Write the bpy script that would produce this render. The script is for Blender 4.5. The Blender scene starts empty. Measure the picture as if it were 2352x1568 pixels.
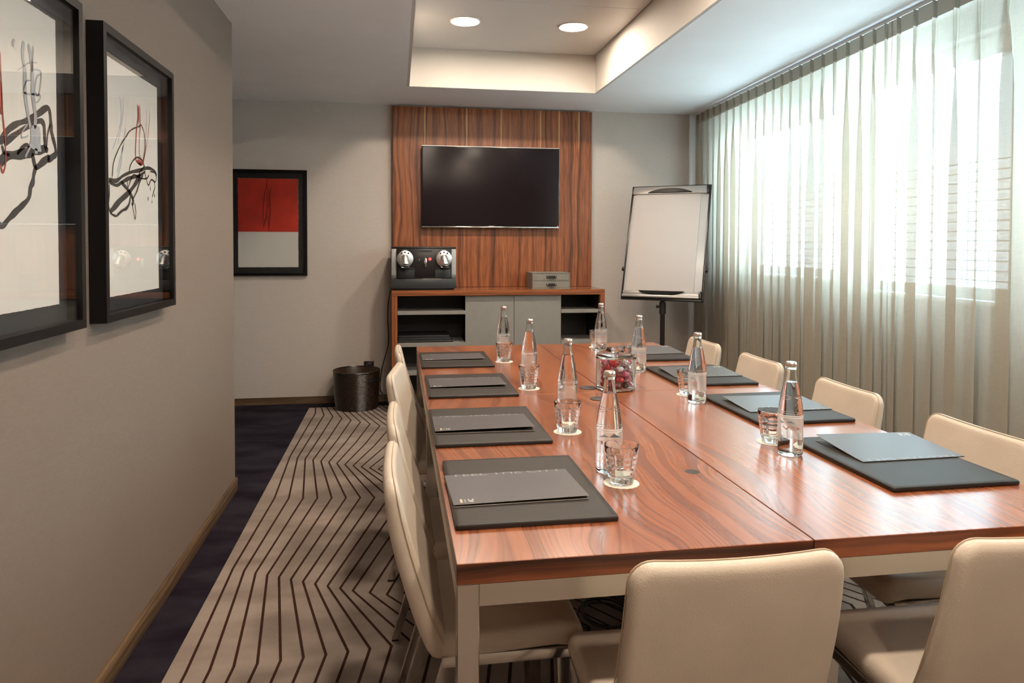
import bpy, bmesh, math, random
from mathutils import Vector, Matrix
C = bpy.context.scene.collection
PI = math.pi
R = math.radians
random.seed(7)

# ------------------------------------------------------------------ helpers
def link(o, parent=None):
    C.objects.link(o)
    if parent is not None:
        o.parent = parent
    return o

def thing(name, label, cat, loc=(0, 0, 0), rz=0.0, group=None):
    o = bpy.data.objects.new(name, None)
    o.empty_display_size = 0.05
    o.location = loc
    o.rotation_euler = (0, 0, rz)
    link(o)
    tag(o, label, cat, group)
    return o

def tag(o, label=None, cat=None, group=None, kind=None):
    if label: o['label'] = label
    if cat: o['category'] = cat
    if group: o['group'] = group
    if kind: o['kind'] = kind
    return o

def copy_tree(o, parent=None):
    c = o.copy()
    link(c, parent)
    for ch in list(o.children):
        copy_tree(ch, c)
    return c

class B:
    """collects shapes into one bmesh, then becomes ONE mesh object"""
    def __init__(s):
        s.bm = bmesh.new()
    def quad(s, pts, mi=0):
        f = s.bm.faces.new([s.bm.verts.new(p) for p in pts]); f.material_index = mi
        return s
    def box(s, x0, x1, y0, y1, z0, z1, bev=0.0, mi=0, seg=2, rot=None, piv=None):
        t = bmesh.new()
        bmesh.ops.create_cube(t, size=1.0)
        for v in t.verts:
            v.co = Vector(((x0+x1)/2 + v.co.x*(x1-x0), (y0+y1)/2 + v.co.y*(y1-y0), (z0+z1)/2 + v.co.z*(z1-z0)))
        if bev > 0:
            bmesh.ops.bevel(t, geom=t.edges[:], offset=bev, segments=seg, affect='EDGES', profile=0.5)
        if rot is not None:
            p = Vector(piv if piv else ((x0+x1)/2, (y0+y1)/2, (z0+z1)/2))
            for v in t.verts: v.co = p + rot @ (v.co - p)
        return s.merge(t, mi)
    def merge(s, t, mi=0):
        vm = {v: s.bm.verts.new(v.co) for v in t.verts}
        for f in t.faces:
            try:
                n = s.bm.faces.new([vm[v] for v in f.verts])
                n.material_index = mi
            except ValueError:
                pass
        t.free()
        return s
    def rings(s, rings, closed=True, cap0=True, cap1=True, mi=0):
        vs = [[s.bm.verts.new(p) for p in r] for r in rings]
        n = len(vs[0])
        for a, b in zip(vs[:-1], vs[1:]):
            for i in range(n if closed else n-1):
                j = (i+1) % n
                f = s.bm.faces.new((a[i], a[j], b[j], b[i])); f.material_index = mi
        if cap0 and closed:
            f = s.bm.faces.new(vs[0][::-1]); f.material_index = mi
        if cap1 and closed:
            f = s.bm.faces.new(vs[-1]); f.material_index = mi
        return s
    def lathe(s, prof, seg=48, c=(0, 0, 0), mod=None, mi=0, axis='Z', cap0=True, cap1=True):
        rs = []
        for r, z in prof:
            ring = []
            for k in range(seg):
                a = 2*PI*k/seg
                q = r*(mod(a, z) if mod else 1.0)
                x, y = q*math.cos(a), q*math.sin(a)
                if axis == 'Z': p = (c[0]+x, c[1]+y, c[2]+z)
                elif axis == 'Y': p = (c[0]+x, c[1]+z, c[2]-y)
                else: p = (c[0]+z, c[1]+x, c[2]+y)
                ring.append(p)
            rs.append(ring)
        return s.rings(rs, True, cap0, cap1, mi)
    def cyl(s, c, r, h, axis='Z', seg=32, bev=0.0, mi=0):
        if bev > 0:
            pr = [(r-bev, 0), (r-bev*.3, bev*.3), (r, bev), (r, h-bev), (r-bev*.3, h-bev*.3), (r-bev, h)]
        else:
            pr = [(r, 0), (r, h)]
        return s.lathe(pr, seg, c, None, mi, axis)
    def tube(s, pts, r, seg=8, mi=0, caps=True, square=False):
        P = [Vector(p) for p in pts]
        rs = []
        up = Vector((0, 0, 1))
        for i, p in enumerate(P):
            t = (P[min(i+1, len(P)-1)] - P[max(i-1, 0)]).normalized()
            n = up - t*up.dot(t)
            if n.length < 1e-3:
                n = Vector((1, 0, 0)) - t*t.x
            n.normalize(); b = t.cross(n)
            rr = r[i] if isinstance(r, (list, tuple)) else r
            if square:
                rs.append([tuple(p + n*sx*rr + b*sy*rr) for sx, sy in ((-1,-1),(1,-1),(1,1),(-1,1))])
            else:
                rs.append([tuple(p + n*math.cos(2*PI*k/seg)*rr + b*math.sin(2*PI*k/seg)*rr) for k in range(seg)])
        return s.rings(rs, True, caps, caps, mi)
    def pillow(s, outline, th, er, fmap, n=4, mi=0, inner=3):
        """outline(inset)->list of (u,v); a cushion of thickness th with rounded rims of radius er; fmap(u,v,d)->xyz"""
        rs = []
        steps = []
        for k in range(n+1):
            a = PI/2*k/n
            steps.append((er*(1-math.sin(a)), -th/2 + 0*a, a))
        low = []; high = []
        for k in range(n+1):
            a = PI/2*k/n
            ins = er*(1-math.cos(PI/2-a)) if False else er*(1-math.sin(a))
            d = (th/2)*math.cos(a)
            high.append((ins, d))
        # inner rings on the flat faces
        flat = [(er + q, th/2) for q in inner_insets(inner)]
        seq = [(i, -d) for i, d in reversed(flat)] + [(i, -d) for i, d in high] + [(i, d) for i, d in reversed(high[:-1])] + flat
        for ins, d in seq:
            rs.append([fmap(u, v, d) for u, v in outline(ins)])
        return s.rings(rs, True, True, True, mi)
    def obj(s, name, mats, parent=None, smooth=True, ang=35, loc=None, wn=True):
        bmesh.ops.recalc_face_normals(s.bm, faces=s.bm.faces[:])
        me = bpy.data.meshes.new(name)
        s.bm.to_mesh(me); s.bm.free()
        for m in (mats if isinstance(mats, (list, tuple)) else [mats]):
            me.materials.append(m)
        if smooth:
            me.shade_smooth()
            me.set_sharp_from_angle(angle=R(ang))
        o = bpy.data.objects.new(name, me)
        if loc: o.location = loc
        return link(o, parent)

def inner_insets(k):
    return [0.012, 0.035, 0.070, 0.105, 0.135, 0.160][:k]

def rrect(w, h, r, seg=5, cx=0.0, cy=0.0):
    """returns outline(inset) of a rounded rectangle"""
    def f(ins):
        ww, hh = max(w/2-ins, 0.002), max(h/2-ins, 0.002)
        rr = max(min(r-ins, ww*.98, hh*.98), 0.0005)
        out = []
        for qx, qy, a0 in ((1, 1, 0), (-1, 1, 90), (-1, -1, 180), (1, -1, 270)):
            for k in range(seg+1):
                a = R(a0 + 90*k/seg)
                out.append((cx + qx*(ww-rr) + rr*math.cos(a), cy + qy*(hh-rr) + rr*math.sin(a)))
        # subdivide the long sides so that curved maps stay smooth
        res = []
        m = len(out)
        for i in range(m):
            a, b = out[i], out[(i+1) % m]
            res.append(a)
            if i % (seg+1) == seg:
                for q in range(1, 8):
                    res.append((a[0]+(b[0]-a[0])*q/8, a[1]+(b[1]-a[1])*q/8))
        return res
    return f

def text_bm(body, size, extrude=0.0):
    cu = bpy.data.curves.new('lettering', 'FONT')
    cu.body = body; cu.size = size; cu.extrude = extrude
    cu.align_x = 'LEFT'
    o = bpy.data.objects.new('lettering', cu)
    C.objects.link(o)
    dg = bpy.context.evaluated_depsgraph_get(); dg.update()
    me = bpy.data.meshes.new_from_object(o.evaluated_get(dg))
    t = bmesh.new(); t.from_mesh(me)
    bpy.data.objects.remove(o); bpy.data.meshes.remove(me); bpy.data.curves.remove(cu)
    return t

def text_obj(name, body, size, mat, parent, fmap, width=None):
    """lettering whose flat (x, y) is mapped by fmap to 3-D; width stretches it to a known run"""
    t = text_bm(body, size)
    if width:
        xs = [v.co.x for v in t.verts]; w = max(xs)-min(xs); x0 = min(xs)
        for v in t.verts: v.co.x = (v.co.x-x0)*width/w
    for v in t.verts: v.co = Vector(fmap(v.co.x, v.co.y))
    b = B(); b.merge(t)
    return b.obj(name, mat, parent, smooth=False)

# ------------------------------------------------------------------ materials
def new_mat(name):
    m = bpy.data.materials.new(name); m.use_nodes = True
    nt = m.node_tree; nt.nodes.clear()
    out = nt.nodes.new('ShaderNodeOutputMaterial')
    return m, nt, out

def N(nt, t, **kw):
    n = nt.nodes.new(t)
    for k, v in kw.items():
        if k.startswith('i_'):
            key = k[2:].replace('_', ' ')
            n.inputs[int(key) if key.isdigit() else key].default_value = v
        else: setattr(n, k, v)
    return n

def L(nt, a, ao, b, bi):
    nt.links.new(a.outputs[ao], b.inputs[bi])

def rgba(c): return (c[0], c[1], c[2], 1.0)

def ramp(nt, stops):
    r = nt.nodes.new('ShaderNodeValToRGB')
    e = r.color_ramp.elements
    while len(e) < len(stops): e.new(0.5)
    for el, (p, c) in zip(e, stops):
        el.position = p; el.color = rgba(c)
    return r

def plain(name, col, rough=0.5, metal=0.0, noise=0.0, nscale=40.0, bump=0.0, bscale=200.0, stretch=(1, 1, 1), coat=0.0, spec=0.5, sheen=0.0, brush=None):
    m, nt, out = new_mat(name)
    p = N(nt, 'ShaderNodeBsdfPrincipled')
    p.inputs['Roughness'].default_value = rough
    p.inputs['Metallic'].default_value = metal
    p.inputs['Specular IOR Level'].default_value = spec
    p.inputs['Coat Weight'].default_value = coat
    p.inputs['Coat Roughness'].default_value = 0.08
    if sheen: p.inputs['Sheen Weight'].default_value = sheen
    p.inputs['Base Color'].default_value = rgba(col)
    L(nt, p, 0, out, 0)
    tc = N(nt, 'ShaderNodeTexCoord')
    mp = N(nt, 'ShaderNodeMapping'); mp.inputs['Scale'].default_value = stretch
    L(nt, tc, 'Object', mp, 0)
    if noise > 0:
        n = N(nt, 'ShaderNodeTexNoise', i_Scale=nscale, i_Detail=4.0)
        L(nt, mp, 0, n, 'Vector')
        lo = tuple(c*(1-noise) for c in col); hi = tuple(min(c*(1+noise), 1) for c in col)
        r = ramp(nt, [(0.3, lo), (0.7, hi)])
        L(nt, n, 'Fac', r, 0); L(nt, r, 0, p, 'Base Color')
    if bump > 0:
        n2 = N(nt, 'ShaderNodeTexNoise', i_Scale=bscale, i_Detail=3.0)
        L(nt, mp, 0, n2, 'Vector')
        b = N(nt, 'ShaderNodeBump', i_Strength=bump, i_Distance=0.002)
        L(nt, n2, 'Fac', b, 'Height'); L(nt, b, 0, p, 'Normal')
    return m

def wood(name, across, along, freq, cols, warp=0.5, wscale=(1.2, 0.55), rough=0.3, coat=0.0, mirror=False, streak=0.35, sap=None, centre=0.0, spec=0.5):
    """grain that runs along one axis; across/along are 'X','Y','Z'"""
    m, nt, out = new_mat(name)
    p = N(nt, 'ShaderNodeBsdfPrincipled')
    p.inputs['Roughness'].default_value = rough
    p.inputs['Coat Weight'].default_value = coat
    p.inputs['Coat Roughness'].default_value = 0.17
    p.inputs['Specular IOR Level'].default_value = spec
    L(nt, p, 0, out, 0)
    tc = N(nt, 'ShaderNodeTexCoord')
    sx = N(nt, 'ShaderNodeSeparateXYZ'); L(nt, tc, 'Object', sx, 0)
    oi = N(nt, 'ShaderNodeObjectInfo')
    ac = N(nt, 'ShaderNodeMath', operation='SUBTRACT', i_1=centre); L(nt, sx, across, ac, 0)
    if mirror:
        ab = N(nt, 'ShaderNodeMath', operation='ABSOLUTE'); L(nt, ac, 0, ab, 0); ac = ab
    # third axis is flattened so that edges carry the same grain
    cb = N(nt, 'ShaderNodeCombineXYZ')
    a1 = N(nt, 'ShaderNodeMath', operation='MULTIPLY', i_1=wscale[0]); L(nt, ac, 0, a1, 0)
    a2 = N(nt, 'ShaderNodeMath', operation='MULTIPLY', i_1=wscale[1]); L(nt, sx, along, a2, 0)
    rnd = N(nt, 'ShaderNodeMath', operation='MULTIPLY', i_1=37.0); L(nt, oi, 'Random', rnd, 0)
    L(nt, a1, 0, cb, 0); L(nt, a2, 0, cb, 1); L(nt, rnd, 0, cb, 2)
    n1 = N(nt, 'ShaderNodeTexNoise', i_Scale=1.6, i_Detail=2.5, i_Roughness=0.45); L(nt, cb, 0, n1, 'Vector')
    w = N(nt, 'ShaderNodeMath', operation='MULTIPLY_ADD', i_1=warp); L(nt, n1, 'Fac', w, 0); L(nt, ac, 0, w, 2)
    v = N(nt, 'ShaderNodeMath', operation='MULTIPLY', i_1=freq); L(nt, w, 0, v, 0)
    v2 = N(nt, 'ShaderNodeMath', operation='ADD'); L(nt, v, 0, v2, 0); L(nt, rnd, 0, v2, 1)
    n2 = N(nt, 'ShaderNodeTexNoise', noise_dimensions='1D', i_Scale=1.0, i_Detail=3.5, i_Roughness=0.55); L(nt, v2, 0, n2, 'W')
    r = ramp(nt, cols)
    L(nt, n2, 'Fac', r, 0)
    # pores: very stretched fine noise
    cb2 = N(nt, 'ShaderNodeCombineXYZ')
    b1 = N(nt, 'ShaderNodeMath', operation='MULTIPLY', i_1=130.0); L(nt, w, 0, b1, 0)
    b2 = N(nt, 'ShaderNodeMath', operation='MULTIPLY', i_1=7.0); L(nt, sx, along, b2, 0)
    L(nt, b1, 0, cb2, 0); L(nt, b2, 0, cb2, 1); L(nt, rnd, 0, cb2, 2)
    n3 = N(nt, 'ShaderNodeTexNoise', i_Scale=1.0, i_Detail=2.0); L(nt, cb2, 0, n3, 'Vector')
    r3 = ramp(nt, [(0.30, (1-streak,)*3), (0.62, (1.0, 1.0, 1.0))]); L(nt, n3, 'Fac', r3, 0)
    mx = N(nt, 'ShaderNodeMix', data_type='RGBA', blend_type='MULTIPLY'); mx.inputs[0].default_value = 1.0
    L(nt, r, 0, mx, 6); L(nt, r3, 0, mx, 7)
    last, lo = mx, 2
    if sap:   # pale sapwood streaks at the joints between veneer leaves: (positions, z0, z1, half-width)
        pos, z0, z1, hw, colr = sap
        acc = None
        # the streak narrows to nothing at its lower end and is irregular
        zr = N(nt, 'ShaderNodeMapRange', clamp=True); zr.inputs[1].default_value = z0; zr.inputs[2].default_value = z1
        zr.inputs[3].default_value = 0.0; zr.inputs[4].default_value = hw
        L(nt, sx, 'Z', zr, 0)
        nz = N(nt, 'ShaderNodeTexNoise', noise_dimensions='1D', i_Scale=9.0); L(nt, sx, 'Z', nz, 'W')
        nzm = N(nt, 'ShaderNodeMath', operation='MULTIPLY_ADD', i_1=0.006, i_2=-0.003); L(nt, nz, 'Fac', nzm, 0)
        for q in pos:
            d = N(nt, 'ShaderNodeMath', operation='SUBTRACT', i_1=q); L(nt, sx, across, d, 0)
            d2 = N(nt, 'ShaderNodeMath', operation='ADD'); L(nt, d, 0, d2, 0); L(nt, nzm, 0, d2, 1)
            d3 = N(nt, 'ShaderNodeMath', operation='ABSOLUTE'); L(nt, d2, 0, d3, 0)
            lt = N(nt, 'ShaderNodeMath', operation='LESS_THAN'); L(nt, d3, 0, lt, 0); L(nt, zr, 0, lt, 1)
            if acc is None: acc = lt
            else:
                mm = N(nt, 'ShaderNodeMath', operation='MAXIMUM'); L(nt, acc, 0, mm, 0); L(nt, lt, 0, mm, 1); acc = mm
        ms = N(nt, 'ShaderNodeMix', data_type='RGBA'); L(nt, acc, 0, ms, 0)
        L(nt, mx, 2, ms, 6); ms.inputs[7].default_value = rgba(colr)
        last = ms
    L(nt, last, lo, p, 'Base Color')
    return m

def emit(name, col, s):
    m, nt, out = new_mat(name)
    e = N(nt, 'ShaderNodeEmission'); e.inputs[0].default_value = rgba(col); e.inputs[1].default_value = s
    L(nt, e, 0, out, 0)
    return m

def glass(name, col=(1, 1, 1), ior=1.45, rough=0.0):
    m, nt, out = new_mat(name)
    g = N(nt, 'ShaderNodeBsdfGlass'); g.inputs['Color'].default_value = rgba(col)
    g.inputs['Roughness'].default_value = rough; g.inputs['IOR'].default_value = ior
    L(nt, g, 0, out, 0)
    return m

def pane(name, tint=(1, 1, 1), r0=0.045):
    """a thin flat sheet of glass: lets light straight through, mirrors more towards grazing"""
    m, nt, out = new_mat(name)
    t = N(nt, 'ShaderNodeBsdfTransparent'); t.inputs[0].default_value = rgba(tint)
    g = N(nt, 'ShaderNodeBsdfGlossy'); g.inputs['Roughness'].default_value = 0.0
    ge = N(nt, 'ShaderNodeNewGeometry')
    d = N(nt, 'ShaderNodeVectorMath', operation='DOT_PRODUCT'); L(nt, ge, 'Incoming', d, 0); L(nt, ge, 'Normal', d, 1)
    a = N(nt, 'ShaderNodeMath', operation='ABSOLUTE'); L(nt, d, 'Value', a, 0)
    o1 = N(nt, 'ShaderNodeMath', operation='SUBTRACT', i_0=1.0); L(nt, a, 0, o1, 1)
    p5 = N(nt, 'ShaderNodeMath', operation='POWER', i_1=5.0); L(nt, o1, 0, p5, 0)
    f = N(nt, 'ShaderNodeMath', operation='MULTIPLY_ADD', i_1=(1-r0)*.6, i_2=r0); L(nt, p5, 0, f, 0)
    mx = N(nt, 'ShaderNodeMixShader')
    L(nt, f, 0, mx, 0); L(nt, t, 0, mx, 1); L(nt, g, 0, mx, 2); L(nt, mx, 0, out, 0)
    return m

def sheer(name, col, open_, trans, wscale):
    """woven fabric: holes let light through, threads scatter on both sides"""
    m, nt, out = new_mat(name)
    tc = N(nt, 'ShaderNodeTexCoord')
    mp = N(nt, 'ShaderNodeMapping'); mp.inputs['Scale'].default_value = (14.0, 14.0, 2.2)
    L(nt, tc, 'Object', mp, 0)
    n = N(nt, 'ShaderNodeTexNoise', i_Scale=wscale, i_Detail=3.0); L(nt, mp, 0, n, 'Vector')
    mp2 = N(nt, 'ShaderNodeMapping'); mp2.inputs['Scale'].default_value = (2.0, 2.0, 16.0)
    L(nt, tc, 'Object', mp2, 0)
    n2 = N(nt, 'ShaderNodeTexNoise', i_Scale=wscale, i_Detail=3.0); L(nt, mp2, 0, n2, 'Vector')
    ad = N(nt, 'ShaderNodeMath', operation='ADD'); L(nt, n, 'Fac', ad, 0); L(nt, n2, 'Fac', ad, 1)
    r = ramp(nt, [(0.35, tuple(c*.97 for c in col)), (0.65, tuple(min(c*1.025, 1) for c in col))])
    hf = N(nt, 'ShaderNodeMath', operation='MULTIPLY', i_1=0.5); L(nt, ad, 0, hf, 0)
    L(nt, hf, 0, r, 0)
    d = N(nt, 'ShaderNodeBsdfDiffuse'); t = N(nt, 'ShaderNodeBsdfTranslucent'); h = N(nt, 'ShaderNodeBsdfTransparent')
    L(nt, r, 0, d, 0); L(nt, r, 0, t, 0)
    m1 = N(nt, 'ShaderNodeMixShader'); m1.inputs[0].default_value = trans
    L(nt, d, 0, m1, 1); L(nt, t, 0, m1, 2)
    m2 = N(nt, 'ShaderNodeMixShader')
    mr = N(nt, 'ShaderNodeMapRange'); mr.inputs[1].default_value = 0.3; mr.inputs[2].default_value = 0.7
    mr.inputs[3].default_value = open_*1.06; mr.inputs[4].default_value = open_*0.94
    L(nt, hf, 0, mr, 0); L(nt, mr, 0, m2, 0)
    L(nt, m1, 0, m2, 1); L(nt, h, 0, m2, 2); L(nt, m2, 0, out, 0)
    return m

def wallpaper(name, col, stripe):
    """woven textile wallcovering: fine threads across the roll"""
    m, nt, out = new_mat(name)
    p = N(nt, 'ShaderNodeBsdfPrincipled'); p.inputs['Roughness'].default_value = 0.75
    p.inputs['Specular IOR Level'].default_value = 0.25
    L(nt, p, 0, out, 0)
    tc = N(nt, 'ShaderNodeTexCoord')
    mp = N(nt, 'ShaderNodeMapping'); mp.inputs['Scale'].default_value = stripe
    L(nt, tc, 'Object', mp, 0)
    n = N(nt, 'ShaderNodeTexNoise', i_Scale=30.0, i_Detail=4.0, i_Roughness=0.65); L(nt, mp, 0, n, 'Vector')
    r = ramp(nt, [(0.3, tuple(c*.945 for c in col)), (0.7, tuple(c*1.05 for c in col))])
    L(nt, n, 'Fac', r, 0); L(nt, r, 0, p, 'Base Color')
    b = N(nt, 'ShaderNodeBump', i_Strength=0.14, i_Distance=0.002); L(nt, n, 'Fac', b, 'Height'); L(nt, b, 0, p, 'Normal')
    return m

def carpet(name, ca, cb_, scale):
    m, nt, out = new_mat(name)
    p = N(nt, 'ShaderNodeBsdfPrincipled'); p.inputs['Roughness'].default_value = 0.95
    p.inputs['Specular IOR Level'].default_value = 0.1
    L(nt, p, 0, out, 0)
    tc = N(nt, 'ShaderNodeTexCoord')
    mp = N(nt, 'ShaderNodeMapping'); mp.inputs['Scale'].default_value = (1.0, 2.2, 1.0); L(nt, tc, 'Object', mp, 0)
    n = N(nt, 'ShaderNodeTexNoise', i_Scale=scale, i_Detail=3.0, i_Roughness=0.55); L(nt, mp, 0, n, 'Vector')
    r = ramp(nt, [(0.36, ca), (0.64, cb_)]); L(nt, n, 'Fac', r, 0)
    f = N(nt, 'ShaderNodeTexNoise', i_Scale=420.0, i_Detail=2.0); L(nt, tc, 'Object', f, 'Vector')
    rf = ramp(nt, [(0.3, (.82,)*3), (0.7, (1.0,)*3)]); L(nt, f, 'Fac', rf, 0)
    mx = N(nt, 'ShaderNodeMix', data_type='RGBA', blend_type='MULTIPLY'); mx.inputs[0].default_value = 1.0
    L(nt, r, 0, mx, 6); L(nt, rf, 0, mx, 7); L(nt, mx, 2, p, 'Base Color')
    b = N(nt, 'ShaderNodeBump', i_Strength=0.5, i_Distance=0.004); L(nt, f, 'Fac', b, 'Height'); L(nt, b, 0, p, 'Normal')
    return m

def brushed(name, col, rough, stretch):
    m, nt, out = new_mat(name)
    p = N(nt, 'ShaderNodeBsdfPrincipled'); p.inputs['Metallic'].default_value = 1.0
    L(nt, p, 0, out, 0)
    tc = N(nt, 'ShaderNodeTexCoord')
    mp = N(nt, 'ShaderNodeMapping'); mp.inputs['Scale'].default_value = stretch; L(nt, tc, 'Object', mp, 0)
    n = N(nt, 'ShaderNodeTexNoise', i_Scale=60.0, i_Detail=3.0); L(nt, mp, 0, n, 'Vector')
    r = ramp(nt, [(0.3, tuple(c*.97 for c in col)), (0.7, tuple(min(1, c*1.02) for c in col))]); L(nt, n, 'Fac', r, 0); L(nt, r, 0, p, 'Base Color')
    mr = N(nt, 'ShaderNodeMapRange'); mr.inputs[3].default_value = rough*.92; mr.inputs[4].default_value = rough*1.1
    L(nt, n, 'Fac', mr, 0); L(nt, mr, 0, p, 'Roughness')
    return m

ROSE = [(0.20, (.115, .034, .016)), (0.355, (.265, .076, .030)), (0.390, (.165, .048, .021)), (0.425, (.305, .092, .036)), (0.51, (.342, .108, .041)), (0.550, (.215, .063, .026)), (0.590, (.325, .101, .038)), (0.70, (.28, .082, .033)), (0.82, (.165, .047, .021))]
PANEL = [(0.26, (.085, .026, .011)), (0.38, (.21, .064, .024)), (0.52, (.34, .106, .036)), (0.64, (.40, .132, .044)), (0.78, (.25, .076, .028))]
M = {}
M['table_wood'] = wood('rosewood_table', 'X', 'Y', 9.0, ROSE, warp=0.46, wscale=(1.35, 0.60), rough=0.27, coat=0.55, mirror=True, streak=0.18)
M['edge_wood'] = wood('rosewood_edge', 'Z', 'X', 26, [(0.3, (.050, .015, .007)), (0.5, (.19, .052, .020)), (0.7, (.30, .088, .032))], warp=0.04, wscale=(4, 1.5), rough=0.3)
M['panel_wood'] = wood('walnut_panel', 'X', 'Z', 24.0, PANEL, warp=0.14, wscale=(2.8, 0.55), rough=0.34, streak=0.45,
    sap=([0.226, 0.575, 0.866, 1.204, 1.366, 1.540], 2.08, 2.24, 0.006, (.55, .30, .12)))
M['cab_wood'] = wood('walnut_cabinet', 'Z', 'X', 22.0, PANEL, warp=0.05, wscale=(4.0, 1.2), rough=0.28, streak=0.3)
M['cab_wood_side'] = wood('walnut_cabinet_upright', 'X', 'Z', 22.0, PANEL, warp=0.05, wscale=(4.0, 1.2), rough=0.28, streak=0.3)
M['cab_wood_top'] = wood('walnut_cabinet_top', 'Y', 'X', 14.0, PANEL, warp=0.10, wscale=(3.0, 1.0), rough=0.16, streak=0.3, coat=0.3)
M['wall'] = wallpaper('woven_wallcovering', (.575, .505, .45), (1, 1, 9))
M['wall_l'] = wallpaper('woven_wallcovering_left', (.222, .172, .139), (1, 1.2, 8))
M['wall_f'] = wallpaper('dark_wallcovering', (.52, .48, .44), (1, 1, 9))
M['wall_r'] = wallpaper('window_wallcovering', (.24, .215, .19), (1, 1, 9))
M['paint'] = plain('ceiling_paint', (.86, .865, .87), 0.7, noise=0.02, nscale=3)
M['tray_side'] = plain('tray_side_dimmed', (.58, .54, .49), 0.7, noise=0.02, nscale=3)  # ceiling paint darkened and warmed in colour to tame the lamp glare
M['tray'] = plain('tray_panel', (.60, .575, .555), 0.45, noise=0.015, nscale=2)
M['white'] = plain('white_paint', (.78, .77, .74), 0.6, noise=0.02, nscale=5)
M['reveal'] = plain('reveal_paint', (.80, .82, .82), 0.6, noise=0.02, nscale=5)
M['base'] = wood('bronze_oak_base', 'Z', 'Y', 30, [(0.3, (.10, .062, .032)), (0.55, (.20, .125, .065)), (0.75, (.27, .175, .095))], warp=0.04, wscale=(4, 1.3), rough=0.3)
M['base_b'] = wood('bronze_oak_base_back', 'Z', 'X', 30, [(0.3, (.085, .052, .028)), (0.55, (.17, .105, .056)), (0.75, (.22, .14, .08))], warp=0.04, wscale=(4, 1.3), rough=0.35)
M['carpet'] = carpet('taupe_carpet', (.245, .195, .163), (.375, .305, .258), 2.1)
M['navy'] = carpet('navy_carpet', (.012, .008, .015), (.030, .025, .035), 3.0)
M['line'] = carpet('carpet_line', (.040, .018, .012), (.052, .024, .018), 60)
M['leather'] = plain('cream_leather', (.60, .50, .40), 0.36, noise=0.05, nscale=9, bump=0.30, bscale=330, spec=0.45)
M['seam'] = plain('leather_seam', (.50, .385, .27), 0.55, noise=0.05, nscale=60)
M['chair_metal'] = brushed('satin_nickel', (.62, .59, .55), 0.16, (1, 1, .05))
M['steel'] = brushed('brushed_steel', (.64, .60, .54), 0.26, (.06, 1, 1))
M['steel_leg'] = brushed('brushed_steel_leg', (.64, .61, .56), 0.17, (1, 1, .06))
M['black_frame'] = plain('black_lacquer_frame', (.005, .0045, .0045), 0.33, noise=0.1, nscale=30, spec=0.3)
M['mat_black'] = plain('black_mount', (.012, .012, .013), 0.75, noise=0.1, nscale=60)
M['paper'] = plain('art_paper', (.68, .645, .585), 0.75, noise=0.02, nscale=12)
M['ink'] = plain('black_ink', (.035, .030, .026), 0.6, noise=0.2, nscale=50)
M['red_ink'] = plain('red_ink', (.36, .045, .030), 0.6, noise=0.15, nscale=50)
M['blue_ink'] = plain('blue_grey_ink', (.42, .47, .49), 0.65, noise=0.12, nscale=40)
M['grey_ink'] = plain('grey_ink', (.36, .38, .40), 0.65, noise=0.15, nscale=40)
M['red_field'] = plain('red_pigment', (.50, .028, .010), 0.7, noise=0.25, nscale=7)
M['red_dark'] = plain('dark_red_line', (.16, .010, .008), 0.7, noise=0.2, nscale=30)
M['pane'] = pane('picture_glass')
M['window_glass'] = pane('window_glass', (.96, .99, 1.0), 0.03)
M['tv'] = plain('tv_screen', (.014, .009, .011), 0.12, noise=0.1, nscale=3, spec=0.2)
M['tv_bezel'] = plain('tv_bezel', (.010, .010, .011), 0.2, noise=0.1, nscale=30)
M['chrome'] = plain('chrome', (.80, .79, .77), 0.10, 1.0, noise=0.02, nscale=20)
M['silver'] = plain('satin_silver', (.80, .79, .77), 0.36, 1.0, noise=0.03, nscale=30)
M['black_plastic'] = plain('black_plastic', (.014, .012, .013), 0.28, noise=0.1, nscale=40)
M['black_matte'] = plain('black_matte', (.012, .011, .011), 0.6, noise=0.1, nscale=40)
M['dark_grey'] = plain('graphite_plastic', (.036, .040, .043), 0.35, noise=0.06, nscale=30)
M['tank'] = plain('frosted_tank', (.40, .42, .42), 0.25, noise=0.05, nscale=20)
M['tank_base'] = plain('tank_base', (.14, .15, .15), 0.3, noise=0.05, nscale=20)
M['laminate'] = plain('grey_laminate', (.255, .238, .215), 0.5, noise=0.03, nscale=20)
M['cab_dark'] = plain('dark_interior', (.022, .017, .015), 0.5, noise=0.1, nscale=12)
M['linen'] = plain('grey_linen', (.235, .215, .180), 0.85, noise=0.15, nscale=120, bump=0.3, bscale=400)
M['binder'] = plain('binder_board', (.020, .018, .020), 0.5, noise=0.1, nscale=30)
M['pad'] = plain('brown_leather_pad', (.030, .024, .020), 0.48, noise=0.06, nscale=25, bump=0.15, bscale=500, spec=0.24)
M['pad_edge'] = plain('pad_edge', (.014, .010, .008), 0.45, noise=0.1, nscale=60)
M['stitch'] = plain('stitching', (.045, .034, .028), 0.7, noise=0.1, nscale=100)
M['card'] = plain('grey_card', (.085, .080, .085), 0.36, noise=0.03, nscale=10, spec=0.42)
M['card_in'] = plain('brown_card_inside', (.055, .040, .030), 0.6, noise=0.05, nscale=10)
M['card_edge'] = plain('card_edge', (.52, .46, .40), 0.7, noise=0.05, nscale=50)
M['print_grey'] = plain('pale_print', (.29, .28, .285), 0.5, noise=0.05, nscale=50)
M['print_white'] = plain('white_print', (.80, .78, .74), 0.5, noise=0.03, nscale=50)
M['print_gold'] = plain('gold_print', (.62, .50, .36), 0.4, noise=0.05, nscale=50)
M['deboss'] = plain('debossed_mark', (.040, .022, .018), 0.5, noise=0.05, nscale=80)
M['water_glass'] = glass('water_in_glass', (.985, .995, .99), 1.36)
M['clear_glass'] = glass('clear_glass', (.99, .995, .99), 1.47)
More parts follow.
